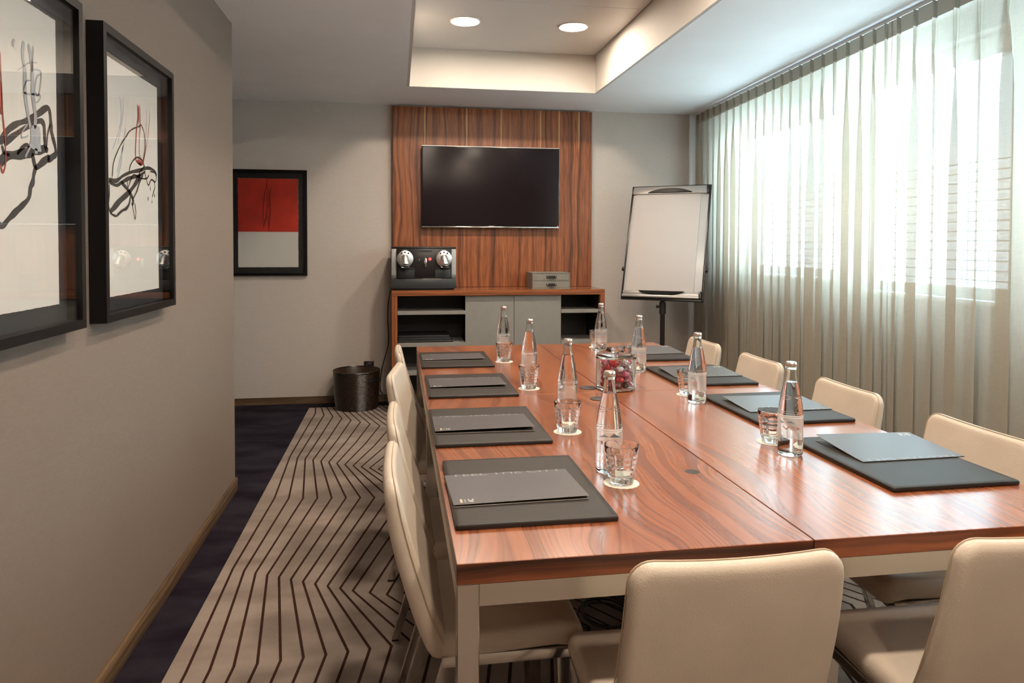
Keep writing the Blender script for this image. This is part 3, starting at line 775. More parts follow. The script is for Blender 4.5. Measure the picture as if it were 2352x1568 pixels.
# power cord and socket
so = thing('wall_socket', 'black wall socket low on the back wall behind the waste basket', 'socket', (-.235, YB, .300))
B().box(-.041, .041, -.010, 0, -.041, .041, bev=.003).obj('cover_plate', M['black_plastic'], so)
b = B(); b.lathe([(.019, -.0105), (.022, -.0125), (.024, -.0105)], 28, axis='Y', cap0=False, cap1=False); b.obj('socket_ring', M['silver'], so)
b = B(); b.cyl((0, -.0112, 0), .018, .001, 'Y', 24); b.obj('socket_well', M['black_matte'], so)
b = B(); b.tube([(-.035, 5.80, .975), (-.052, 5.85, .962), (-.064, 5.93, .90), (-.078, 5.965, .80), (-.080, 5.975, .67), (-.072, 5.98, .54), (-.078, 5.985, .47), (-.100, 5.99, .39), (-.125, 6.0, .30), (-.140, 6.0, .20), (-.142, 6.0, .10), (-.12, 6.0, .072)], .0042, 8)
tag(b.obj('mains_lead', M['rubber']), 'black mains lead hanging down the left side of the sideboard', 'cord')

# waste basket
wb = thing('waste_basket', 'round dark brown woven waste basket standing by the back wall', 'basket', (-.325, 5.845, 0))
def coil(rows, h, r0, r1):
    pr = []
    for k in range(rows):
        z0 = h*k/rows; z1 = h*(k+1)/rows
        rr = r0+(r1-r0)*((z0+z1)/2/h)**.6
        for q in (.08, .3, .5, .7, .92):
            pr.append((rr + .0042*math.sin(PI*q) - .002, z0+(z1-z0)*q))
    return pr
H_ = .300
out_p = coil(34, H_, .163, .184)
b = B(); b.lathe([(.02, .0), (.158, .0)] + out_p, 64, cap1=False)
wo = b.obj('woven_wall', M['bin'], wb)
b = B(); b.lathe([(.179, H_), (.170, H_-.02), (.150, .03), (.12, .012), (.01, .010)], 64, cap0=False); b.obj('inner_lining', M['bin_in'], wb)
b = B(); b.lathe([(.184, H_-.006), (.189, H_), (.186, H_+.008), (.180, H_+.008), (.177, H_), (.179, H_-.006)], 64, cap0=False, cap1=False); b.obj('rim', M['bin'], wb)
b = B()
for k in range(11):
    a0, a1 = R(-58+3.6*k), R(-58+3.6*(k+1))
    b.quad([(.187*math.cos(a0), .187*math.sin(a0), .226), (.187*math.cos(a1), .187*math.sin(a1), .226), (.188*math.cos(a1), .188*math.sin(a1), .248), (.188*math.cos(a0), .188*math.sin(a0), .248)])
b.obj('hand_slot', M['black_matte'], wb, smooth=False)

# flipchart
FS = .95
fc = thing('flipchart', 'white flipchart easel with black frame between sideboard and curtain', 'flipchart', (2.143*FS, 5.62*FS, 0), 0)
fa, fl = .60385, .34208
Wf, Hf = .684*FS, 1.028*FS
fz = 1.315-(1.315-.857)*FS
fc.rotation_euler = (0, 0, -fa)
def fmapb(x, y, z):     # x across, z up the board, y behind it
    return (x, y*math.cos(fl)+z*math.sin(fl), fz - y*math.sin(fl) + z*math.cos(fl))
def fpart(name, mat, parent, *boxes, bev=.003):
    b = B()
    for (x0, x1, y0, y1, z0, z1) in boxes: b.box(x0, x1, y0, y1, z0, z1, bev=bev)
    for v in b.bm.verts: v.co = Vector(fmapb(*v.co))
    return b.obj(name, mat, parent)
h2 = Wf/2
fpart('frame', M['black_plastic'], fc, (-h2, -h2+.016, -.004, .022, 0, Hf), (h2-.016, h2, -.004, .022, 0, Hf), (-h2, h2, -.004, .022, 0, .016), (-h2, h2, -.004, .022, Hf-.012, Hf))
fpart('board', M['board_white'], fc, (-h2+.012, h2-.012, .0, .014, .012, Hf-.010))
fpart('backing', M['black_matte'], fc, (-h2+.02, h2-.02, .014, .020, .02, Hf-.02))
cl = fpart('clamp_bar', M['flip_grey'], fc, (-h2+.018, h2-.024, -.020, .0, Hf-.078, Hf-.014))
def lens_shape(zc, hgt, up):
    b = B(); n = 20; pts = []
    w_ = .185
    lo = [(-w_+2*w_*k/n, zc) for k in range(n+1)]
    hi = [(w_-2*w_*k/n, zc + up*hgt*(1-abs((w_-2*w_*k/n)/w_)**2.4)) for k in range(n+1)]
    ol = lo+hi[1:-1]
    r0 = [(x, -.018, z) for x, z in ol]; r1 = [(x*.96, -.034, zc+(z-zc)*.85+up*.002) for x, z in ol]
    b.rings([r0, r1])
    for v in b.bm.verts: v.co = Vector(fmapb(*v.co))
    return b
lens_shape(Hf-.072, .040, 1).obj('clamp_handle', M['handle_black'], cl)
fpart('corner_cap', M['black_plastic'], fc, (h2-.034, h2-.014, -.022, .0, Hf-.080, Hf-.012)); fpart('corner_cap', M['black_plastic'], fc, (-h2+.008, -h2+.020, -.022, .0, Hf-.080, Hf-.012))
ty = fpart('pen_tray', M['flip_grey'], fc, (-h2+.014, h2-.030, -.030, .0, .016, .036), (-h2+.014, h2-.030, -.012, .0, .03, .072))
lens_shape(.070, .034, -1).obj('tray_grip', M['handle_black'], ty)
fpart('corner_cap', M['black_plastic'], fc, (h2-.034, h2-.014, -.028, .0, .016, .074))
fpart('paper_pad', M['flip_paper'], fc, (-h2+.036, h2-.076, -.008, .0, .055, Hf-.074), bev=.001)
for sx in (-1, 1):
    b = B(); b.cyl((sx*h2-(.018 if sx < 0 else 0), 0, 0), .016, .018, 'X', 16, bev=.003)
    for v in b.bm.verts: v.co = Vector(fmapb(v.co.x, .01, 0)) + Vector((0, v.co.y, v.co.z + .255*math.cos(fl))) + Vector((0, .255*math.sin(fl), 0))
    b.obj('side_knob', M['black_plastic'], fc)
pb = Vector(fmapb(0, .03, .22))
pole_y = .060
b = B(); b.tube([(0, pole_y, .10), (0, pole_y, fz+.02)], .019, 20); b.obj('pole', M['black_plastic'], fc)
b = B(); b.tube([(0, pole_y, fz-.11), (0, pole_y, fz-.02)], .026, 20); b.obj('height_collar', M['black_matte'], fc)
b = B(); b.tube([(-.05, pole_y, fz-.055), (-.02, pole_y, fz-.055)], [.013, .010], 14); b.obj('height_knob', M['black_plastic'], fc)
fpart('tilt_bracket', M['black_matte'], fc, (-.05, .05, .021, .060, .02, .16))
for a in (-90, 30, 150):
    b = B(); ca, sa = math.cos(R(a)), math.sin(R(a))
    b.tube([(0, pole_y, .12), (.12*ca, pole_y+.12*sa, .075), (.28*ca, pole_y+.28*sa, .03)], [.018, .015, .012], 12)
    lg = b.obj('leg', M['black_plastic'], fc)
    b = B(); b.cyl((.28*ca, pole_y+.28*sa, 0), .022, .045, 'Z', 16, bev=.005); b.obj('caster', M['rubber'], lg)

# ================================================================== PICTURES
def spline(pts, k=5):
    out = []
    n = len(pts)
    for i in range(n-1):
        p0, p1, p2, p3 = pts[max(i-1, 0)], pts[i], pts[i+1], pts[min(i+2, n-1)]
        for q in range(k):
            t = q/k
            out.append(tuple(0.5*((2*p1[c]) + (-p0[c]+p2[c])*t + (2*p0[c]-5*p1[c]+4*p2[c]-p3[c])*t*t + (-p0[c]+3*p1[c]-3*p2[c]+p3[c])*t**3) for c in (0, 1)))
    out.append(tuple(pts[-1]))
    return out

def ribbon(b, pts, w, fmap, mi, rnd):
    P = [Vector(p) for p in spline(pts)]
    n = len(P); l, r = [], []
    ph = rnd.uniform(0, 6)
    for i, p in enumerate(P):
        t = (P[min(i+1, n-1)]-P[max(i-1, 0)])
        t = t.normalized() if t.length > 1e-6 else Vector((0, 1))
        nn = Vector((-t.y, t.x))
        ww = w*.5*(1+.10*math.sin(i*.9+ph)+.14*math.sin(i*.37+2*ph))*(0.45 if i in (0, n-1) else 1)
        l.append(fmap(p+nn*ww)); r.append(fmap(p-nn*ww))
    for i in range(n-1):
        b.quad([l[i], r[i], r[i+1], l[i+1]], mi)

def deckle(b, y0, y1, z0, z1, fmap, mi, rnd, amp=.0005):
    pts = []
    m = 40
    for k in range(m): pts.append((y0+(y1-y0)*k/m, z0+rnd.uniform(-amp, amp)))
    for k in range(m): pts.append((y1+rnd.uniform(-amp, amp), z0+(z1-z0)*k/m))
    for k in range(m): pts.append((y1-(y1-y0)*k/m, z1+rnd.uniform(-amp, amp)))
    for k in range(m): pts.append((y0+rnd.uniform(-amp, amp), z1-(z1-z0)*k/m))
    b.rings([[fmap(Vector(p), 0) for p in pts], [fmap(Vector(p), .0012) for p in pts]], mi=mi)

def left_picture(label, y0, y1, z0, z1, prt, art):
    yc, zc = (y0+y1)/2, (z0+z1)/2
    root = thing('framed_picture', label, 'picture', (XL, yc, zc), 0)
    hy, hz = (y1-y0)/2, (z1-z0)/2
    fw, dp = .023, .046
    b = B()
    # mitred box frame
    for s in (-1, 1):
        b.rings([[(0, s*hy, -hz), (0, s*(hy-fw), -hz+fw), (0, s*(hy-fw), hz-fw), (0, s*hy, hz)], [(dp, s*hy, -hz), (dp, s*(hy-fw), -hz+fw), (dp, s*(hy-fw), hz-fw), (dp, s*hy, hz)]])
        b.rings([[(0, -hy, s*hz), (0, -hy+fw, s*(hz-fw)), (0, hy-fw, s*(hz-fw)), (0, hy, s*hz)], [(dp, -hy, s*hz), (dp, -hy+fw, s*(hz-fw)), (dp, hy-fw, s*(hz-fw)), (dp, hy, s*hz)]])
    b.obj('frame', M['black_frame'], root, smooth=False)
    b = B(); b.box(.002, .008, -hy+fw, hy-fw, -hz+fw, hz-fw); b.obj('mount', M['mat_black'], root, smooth=False)
    rnd = random.Random(5)
    b = B()
    fm = lambda p, d=0.0: (.0085+d, p.x-yc, p.y-zc)
    deckle(b, prt[0], prt[1], prt[2], prt[3], fm, 0, rnd)
    order = {'b': .0014, 'g': .0022, 'k': .0018, 'r': .0026}; idx = {'k': 1, 'r': 2, 'b': 3, 'g': 4}
    for m_, w_, pts in art:
        pts = [(min(max(p[0], prt[0]+.004), prt[1]-.004), p[1]) for p in pts]
        ribbon(b, pts, w_*1.5, lambda p, m_=m_: fm(p, order[m_]), idx[m_], rnd)
    b.obj('print', [M['paper'], M['ink'], M['red_ink'], M['blue_ink'], M['grey_ink']], root, smooth=False)
    b = B(); b.box(.036, .0385, -hy+fw, hy-fw, -hz+fw, hz-fw); b.obj('glass', M['pane'], root, smooth=False)
    return root
left_picture('black framed abstract with a dripping black figure and red strokes, nearer the wall corner', 2.170, 2.807, 1.088, 1.936, (2.242, 2.735, 1.154, 1.868), ART_FAR)
left_picture('black framed abstract with thick black loop and grey scribble at the photo edge', 1.400, 2.037, 1.092, 1.938, (1.472, 1.968, 1.160, 1.872), ART_NEAR)

rp = thing('framed_picture', 'black framed print with a red upper field over cream on the back wall', 'picture', (-1.030, YB, 1.483))
b = B(); hx, hz, fw, dp = .3035, .4275, .022, .030
for s in (-1, 1):
    b.rings([[(s*hx, 0, -hz), (s*(hx-fw), 0, -hz+fw), (s*(hx-fw), 0, hz-fw), (s*hx, 0, hz)], [(s*hx, -dp, -hz), (s*(hx-fw), -dp, -hz+fw), (s*(hx-fw), -dp, hz-fw), (s*hx, -dp, hz)]])
    b.rings([[(-hx, 0, s*hz), (-hx+fw, 0, s*(hz-fw)), (hx-fw, 0, s*(hz-fw)), (hx, 0, s*hz)], [(-hx, -dp, s*hz), (-hx+fw, -dp, s*(hz-fw)), (hx-fw, -dp, s*(hz-fw)), (hx, -dp, s*hz)]])
b.obj('frame', M['black_frame'], rp, smooth=False)
B().box(-hx+fw, hx-fw, -.010, -.004, -hz+fw, hz-fw).obj('mount', M['mat_black'], rp, smooth=False)
b = B(); rnd = random.Random(9)
fm = lambda p, d=0.0: (p.x, -.0105-d, p.y)
deckle(b, -.235, .233, -.359, .357, fm, 0, rnd, .0008)
b.quad([fm(Vector(p), .0016) for p in ((-.2345, -.073), (.2325, -.073), (.2325, .3565), (-.2345, .3565))], 1)
for pts, w_ in (([(-.035, -.06), (-.041, .05), (-.034, .19), (-.012, .30), (-.006, .345)], .004), ([(-.012, .30), (.010, .22), (.014, .10), (.008, .0), (.004, -.06)], .0035),
                ([(-.022, -.02), (-.018, .05), (-.006, .12), (-.014, .2)], .004), ([(-.004, .12), (.004, .15), (-.010, .21)], .003), ([(-.03, .0), (-.014, .06), (.0, -.02)], .003), ([(.02, .26), (.024, .28), (.012, .2), (.016, .05)], .0025), ([(-.036, -.03), (-.028, .02)], .005), ([(.000, -.03), (.003, .03), (-.008, .07)], .004)):
    ribbon(b, pts, w_, lambda p: fm(p, .0022), 2, rnd)
b.obj('print', [M['paper'], M['red_field'], M['red_dark']], rp, smooth=False)
B().box(-hx+fw, hx-fw, -.024, -.022, -hz+fw, hz-fw).obj('glass', M['pane'], rp, smooth=False)

# ================================================================== TABLES
TT = .7327
X0, XS, X1 = .1044, .8130, 1.5097
Y0, YM, Y1 = 1.285, 2.716, 4.079
def table(x0, x1, y0, y1, label):
    xc, yc = (x0+x1)/2, (y0+y1)/2
    t = thing('conference_table', label, 'table', (xc, yc, 0), 0, 'tables pushed together')
    hx, hy = (x1-x0)/2-.0012, (y1-y0)/2-.0012
    b = B(); b.box(-hx, hx, -hy, hy, TT-.040, TT, bev=.0012, seg=1)
    for f in b.bm.faces:
        f.normal_update()
        f.material_index = 0 if abs(f.normal.z) > .5 else 1
    b.obj('tabletop', [M['table_wood'], M['edge_wood']], t, smooth=False)
    e = .001
    lw = .041
    z0, z1 = TT-.081, TT-.0402
    b = B()
    b.box(-hx+e+lw, hx-e-lw, -hy+e, -hy+e+.03, z0, z1); b.box(-hx+e+lw, hx-e-lw, hy-e-.03, hy-e, z0, z1)
    b.box(-hx+e, -hx+e+.03, -hy+e+lw, hy-e-lw, z0, z1); b.box(hx-e-.03, hx-e, -hy+e+lw, hy-e-lw, z0, z1)
    b.obj('apron_rail', M['steel'], t, smooth=False)
    for sx in (-1, 1):
        for sy in (-1, 1):
            xa_, xb_ = sorted((sx*(hx-e), sx*(hx-e-lw))); ya_, yb_ = sorted((sy*(hy-e), sy*(hy-e-lw)))
            B().box(xa_, xb_, ya_, yb_, 0, z1, bev=.0015, seg=1).obj('leg', M['steel_leg'], t)
    return t
t1 = table(X0, XS, Y0, YM, 'rosewood table section at the front left, nearest the picture wall')
t2 = table(XS, X1, Y0, YM, 'rosewood table section at the front right, glossy with window light')
t3 = table(X0, XS, YM, Y1, 'rosewood table section at the far left, towards the waste basket')
t4 = table(XS, X1, YM, Y1, 'rosewood table section at the far right, towards the flipchart')
b = B(); b.lathe([(.019, 0), (.0185, .0004), (.001, .0005)], 32, (.747-(X0+XS)/2, 1.726-(Y0+YM)/2, TT)); b.obj('wood_knot', M['grommet'], t1)
def grommet(x, y, label):
    g = thing('cable_grommet', label, 'grommet', (x, y, TT), R(20), 'round grommets in the tabletop')
    b = B(); b.lathe([(.0352, 0), (.0352, .0018), (.033, .0030), (.012, .0030)], 40, cap1=False); b.obj('flange', M['grommet'], g)
    b = B(); b.lathe([(.012, .0030), (.0105, .0036), (.001, .0037)], 24, (0, 0, 0), cap0=False); b.box(-.004, .012, -.006, .006, .0030, .0042, bev=.0005, seg=1); b.obj('cap', M['rubber'], g)
grommet(.765, 2.806, 'brown round cable grommet beside the jar on the far table section')
grommet(.752, 2.600, 'brown round cable grommet in front of the jar on the near table section')

# ================================================================== CHAIRS
def lerp_curve(tab, z):
    for (za, ya), (zb, yb) in zip(tab[:-1], tab[1:]):
        if za >= z >= zb:
            t = (za-z)/(za-zb); return ya+(yb-ya)*t
    return tab[-1][1] if z < tab[-1][0] else tab[0][1]
def hermite(tab, z):
    n = len(tab)
    if z >= tab[0][0]: return tab[0][1]
    if z <= tab[-1][0]: return tab[-1][1]
    for i in range(n-1):
        if tab[i][0] >= z >= tab[i+1][0]:
            h = tab[i+1][0]-tab[i][0]; t = (z-tab[i][0])/h
            def sl(k):
                a, c = max(k-1, 0), min(k+1, n-1)
                return (tab[c][1]-tab[a][1])/(tab[c][0]-tab[a][0])
            m0, m1 = sl(i)*h, sl(i+1)*h
            return (2*t**3-3*t*t+1)*tab[i][1] + (t**3-2*t*t+t)*m0 + (-2*t**3+3*t*t)*tab[i+1][1] + (t**3-t*t)*m1
def make_chair(name, label, loc, rz, group):
    t = thing(name, label, 'chair', loc, rz, group)
    TOPZ, BOTZ = .806, .405
    cen = [(.806, -.209), (.76, -.203), (.70, -.192), (.63, -.174), (.56, -.153), (.50, -.133), (.45, -.112), (.405, -.085)]
    thk = [(.806, .030), (.76, .036), (.70, .042), (.60, .046), (.50, .048), (.405, .050)]
    Hh = TOPZ-BOTZ; mid = (TOPZ+BOTZ)/2
    def fm(u, v, d):
        z = mid+v
        wk = 1.0 + .035*(TOPZ-z)/Hh
        c = hermite(cen, z); th = hermite(thk, z)/.046
        bow = .012*(1-(u/.195)**2)*min(1, (z-BOTZ)/.25)
        # d>0 = front (sitter) side, shallow scoop across the top edge
        dip = -.007*(1-(u/.195)**2)*max(0, (z-.70)/.106)
        sl = (hermite(cen, z+.01)-hermite(cen, z-.01))/.02
        return (u*wk, c + d*th - bow*.6 , z + dip - d*th*sl*.8)
    b = B()
    ol = rrect(.376, Hh, .042, 6)
    b.pillow(ol, .046, .017, fm, n=4, inner=6)
    bk = b.obj('backrest', M['leather'], t, ang=60)
    # piped seam round the front rim
    b = B()
    o = ol(.0005)
    ring = [Vector(fm(u, v, .012)) for u, v in o] 
    rs = []
    n = len(ring); r = .0014
    for i in range(n):
        p = ring[i]; tg = (ring[(i+1) % n]-ring[i-1]).normalized()
        nn = Vector((0, 1, 0)); nn = (nn-tg*nn.dot(tg)).normalized(); bb = tg.cross(nn)
        rs.append([tuple(p+nn*r*math.cos(2*PI*k/6)+bb*r*math.sin(2*PI*k/6)) for k in range(6)])
    b.rings(rs+[rs[0]], True, False, False)
    b.obj('piping', M['seam'], bk)
    # seat
    b = B()
    SY0, SY1 = -.120, .222
    def fs(u, v, d):
        y = (SY0+SY1)/2+v
        drop = .020*max(0, (y-.14)/.08)**2 + .0
        sag = .006*(1-(u/.2)**2)*(1-((y-.06)/.17)**2) if d > 0 else 0
        return (u*(1-.02*max(0, y)/.2), y, .441 + d - drop - max(sag, 0) + .010*max(0, y)/.22)
    b.pillow(rrect(.392, SY1-SY0, .035, 5), .058, .020, fs, n=4, inner=6)
    b.obj('seat', M['leather'], t, ang=60)
    b = B(); b.box(-.185, .185, -.10, -.075, .392, .418, bev=.002); b.box(-.185, .185, .165, .19, .396, .418, bev=.002); b.box(-.188, -.172, -.10, .19, .393, .418, bev=.002); b.box(.172, .188, -.10, .19, .393, .418, bev=.002)
    b.obj('seat_frame', M['chair_metal'], t)
    def leg(a, c, wa, wc):
        b = B(); a = Vector(a); c = Vector(c)
        rs = []
        for p, w in ((a, wa), (c, wc)):
            rs.append([(p.x-w, p.y-w, p.z), (p.x+w, p.y-w, p.z), (p.x+w, p.y+w, p.z), (p.x-w, p.y+w, p.z)])
        b.rings(rs)
        bmesh.ops.bevel(b.bm, geom=b.bm.edges[:], offset=.0025, segments=2, affect='EDGES')
        lg = b.obj('leg', M['chair_metal'], t)
        b = B(); b.box(c.x-wc*.95, c.x+wc*.95, c.y-wc*.95, c.y+wc*.95, 0, .006, bev=.001, seg=1); b.obj('foot_cap', M['rubber'], lg)
    for sx in (-1, 1):
        leg((sx*.172, .170, .400), (sx*.176, .182, .005), .0135, .0115)
        leg((sx*.172, -.085, .398), (sx*.180, -.205, .005), .0140, .0115)
    return t
chairs = [
    (.195, 1.722, -90, 'cream leather chair tucked in on the left, nearest the camera, seen edge-on', 'left'),
    (.196, 2.195, -90, 'cream leather chair on the left side, second from the camera', 'left'),
    (.198, 2.957, -97, 'cream leather chair on the left turned to show its broad front face', 'left'),
    (.215, 3.530, -89, 'cream leather chair on the left side, farthest back by the sideboard', 'left'),
    (1.425, 1.785, 90, 'cream leather chair on the window side at the right edge of the photo', 'right'),
    (1.425, 2.385, 90, 'cream leather chair on the window side, second from the camera, under the sheer folds', 'right'),
    (1.428, 3.030, 90, 'cream leather chair on the window side, third from the camera', 'right'),
    (1.425, 3.630, 90, 'cream leather chair on the window side, farthest back beside the flipchart', 'right'),
    (.556, 1.300, 0, 'cream leather chair seen from behind in the middle of the table front', 'front'),
    (1.146, 1.300, 0, 'cream leather chair seen from behind in the bottom right corner', 'front')]
gname = {'left': 'chairs along the left of the table', 'right': 'chairs along the window side of the table', 'front': 'chairs at the near end of the table'}
ch0 = None
for x, y, rz, lab, g in chairs:
    if ch0 is None:
        ch0 = make_chair('conference_chair', lab, (x, y, 0), R(rz), gname[g])
    else:
        c = copy_tree(ch0); c.location = (x, y, 0); c.rotation_euler = (0, 0, R(rz)); c['label'] = lab; c['group'] = gname[g]

# ================================================================== DESK PADS AND BROCHURES
def make_pad(label, x, y, rz, group, mark):
    p = thing('desk_pad', label, 'desk pad', (x, y, TT), rz, group)
    b = B(); ol = rrect(.345, .445, .006, 3)
    b.pillow(ol, .0112, .0026, lambda u, v, d: (u, v, .00595+d), n=3, inner=2)
    for f in b.bm.faces:
        f.normal_update(); f.material_index = 0 if f.normal.z > .7 else 1
    b.obj('cover', [M['pad'], M['pad_edge']], p)
    b = B()
    z = .01185
    for a0, a1, fixed, ax in ((-.164, .164, -.214, 0), (-.164, .164, .214, 0), (-.214, .214, -.164, 1), (-.214, .214, .164, 1)):
        q = a0
        while q < a1-.004:
            if ax == 0: b.quad([(q, fixed-.0006, z), (q+.0045, fixed-.0006, z), (q+.0045, fixed+.0006, z), (q, fixed+.0006, z)])
            else: b.quad([(fixed-.0006, q, z), (fixed+.0006, q, z), (fixed+.0006, q+.0045, z), (fixed-.0006, q+.0045, z)])
            q += .007
    b.obj('stitching', M['stitch'], p, smooth=False)
    z = .01186
    m_ = text_obj('debossed_mark', 'AC', .016, M['deboss'], p, lambda xx, yy: (-.118+xx, -.196+yy, z), width=.013)
    B().quad([(-.122, -.198, z), (-.1212, -.198, z), (-.1212, -.180, z), (-.122, -.180, z)]).quad([(-.0995, -.198, z), (-.0987, -.198, z), (-.0987, -.180, z), (-.0995, -.180, z)]).obj('mark_bracket', M['deboss'], m_, smooth=False)
    return p
pads = [
    (.288, 1.658, 0, 'dark brown leather desk pad on the left, nearest the camera'),
    (.277, 2.253, 0, 'dark brown leather desk pad on the left, second from the camera'),
    (.288, 2.906, 0, 'dark brown leather desk pad on the left, third from the camera'),
    (.284, 3.566, 0, 'dark brown leather desk pad on the left, farthest back'),
    (1.322, 1.728, 180.5, 'dark leather desk pad on the window side, nearest the camera'),
    (1.316, 2.353, 181, 'dark leather desk pad on the window side, second from the camera'),
    (1.314, 2.985, 180, 'dark leather desk pad on the window side, third from the camera'),
    (1.312, 3.620, 180, 'dark leather desk pad on the window side, farthest back')]
p0 = None
for x, y, rz, lab in pads:
    g = 'desk pads on the left side' if x < .8 else 'desk pads on the window side'
    if p0 is None: p0 = make_pad(lab, x, y, R(rz), g, True)
    else:
        c = copy_tree(p0); c.location = (x, y, TT); c.rotation_euler = (0, 0, R(rz)); c['label'] = lab; c['group'] = g

PADZ = TT+.0119
def make_brochure(label, x, y, rz, group, gap):
    r = thing('brochure', label, 'brochure', (x, y, PADZ), rz, group)
    w, h = .1525, .105
    b = B(); b.box(-w, w, -h, h, .0003, .0011); b.obj('back_cover', [M['card_in']], r, smooth=False)
    b = B(); b.box(-w-.0003, w+.0003, -h-.0003, -h+.0006, .0003, .0013); b.box(-w-.0003, -w+.0006, -h, h, .0003, .0013); b.obj('paper_edge', M['card_edge'], r, smooth=False)
    n = 10
    def zc(yy, xx=0):
        t = (h-yy)/(2*h)
        return .0016 + gap*(t**1.25)*(1+.25*xx/w)
    b = B()
    top, bot = [], []
    for k in range(n+1):
        yy = h-2*h*k/n
        top.append([(-w, yy, zc(yy, -w)+.0009), (w, yy, zc(yy, w)+.0009)]); bot.append([(-w, yy, zc(yy, -w)), (w, yy, zc(yy, w))])
    for k in range(n):
        b.quad([top[k][0], top[k+1][0], top[k+1][1], top[k][1]], 0); b.quad([bot[k][0], bot[k][1], bot[k+1][1], bot[k+1][0]], 1)
        b.quad([top[k][0], bot[k][0], bot[k+1][0], top[k+1][0]], 2); b.quad([top[k][1], top[k+1][1], bot[k+1][1], bot[k][1]], 2)
    b.quad([top[n][0], bot[n][0], bot[n][1], top[n][1]], 2); b.quad([top[0][0], top[0][1], bot[0][1], bot[0][0]], 0)
    bmesh.ops.remove_doubles(b.bm, verts=b.bm.verts[:], dist=.00005)
    fc_ = b.obj('front_cover', [M['card'], M['card_in'], M['card_edge']], r)
    fmz = lambda xx, yy: (xx, yy, zc(yy, xx)+.0012)
    # title runs along the spine, its upper part folded over to the back
    t = text_bm('FEEL THE CITY', .036)
    xs = [v.co.x for v in t.verts]; wd = max(xs)-min(xs); xm_ = min(xs)
    for v in t.verts: v.co.x = -.128+(v.co.x-xm_)*.268/wd; v.co.y = h-.0145+v.co.y
    bmesh.ops.bisect_plane(t, geom=t.verts[:]+t.edges[:]+t.faces[:], plane_co=(0, h-.0008, 0), plane_no=(0, 1, 0), clear_outer=True)
    for v in t.verts: v.co = Vector(fmz(v.co.x, v.co.y))
    bb = B(); bb.merge(t); bb.obj('lettering', M['print_grey'], fc_, smooth=False)
    b = B(); b.quad([fmz(-.136, -.096), fmz(-.131, -.096), fmz(-.131, -.074), fmz(-.136, -.074)]); b.obj('logo_bar', M['print_gold'], fc_, smooth=False)
    text_obj('logo_lettering', 'AC', .018, M['print_white'], fc_, lambda xx, yy: fmz(-.106-yy, -.096+xx), width=.021)
    text_obj('logo_lettering', 'HOTELS', .005, M['print_white'], fc_, lambda xx, yy: fmz(-.1235-yy, -.096+xx), width=.019)
    return r
bros = [
    (.269, 1.645, 1.5, 'grey brochure on the nearest left desk pad, title fully readable', .0045),
    (.264, 2.248, -.5, 'grey brochure on the second left desk pad from the camera', .009),
    (.279, 2.917, -.5, 'grey brochure on the third left desk pad from the camera', .008),
    (.273, 3.593, .5, 'grey brochure on the farthest left desk pad', .006),
    (1.357, 1.802, 181.0, 'grey brochure gaping open on the nearest window side desk pad', .014),
    (1.338, 2.368, 180.5, 'grey brochure on the second window side desk pad from the camera', .008),
    (1.330, 3.008, 180, 'grey brochure on the third window side desk pad from the camera', .009),
    (1.333, 3.655, 182, 'grey brochure on the farthest window side desk pad', .012)]
for x, y, rz, lab, gap in bros:
    make_brochure(lab, x, y, R(rz), 'brochures on the left side' if x < .8 else 'brochures on the window side', gap)

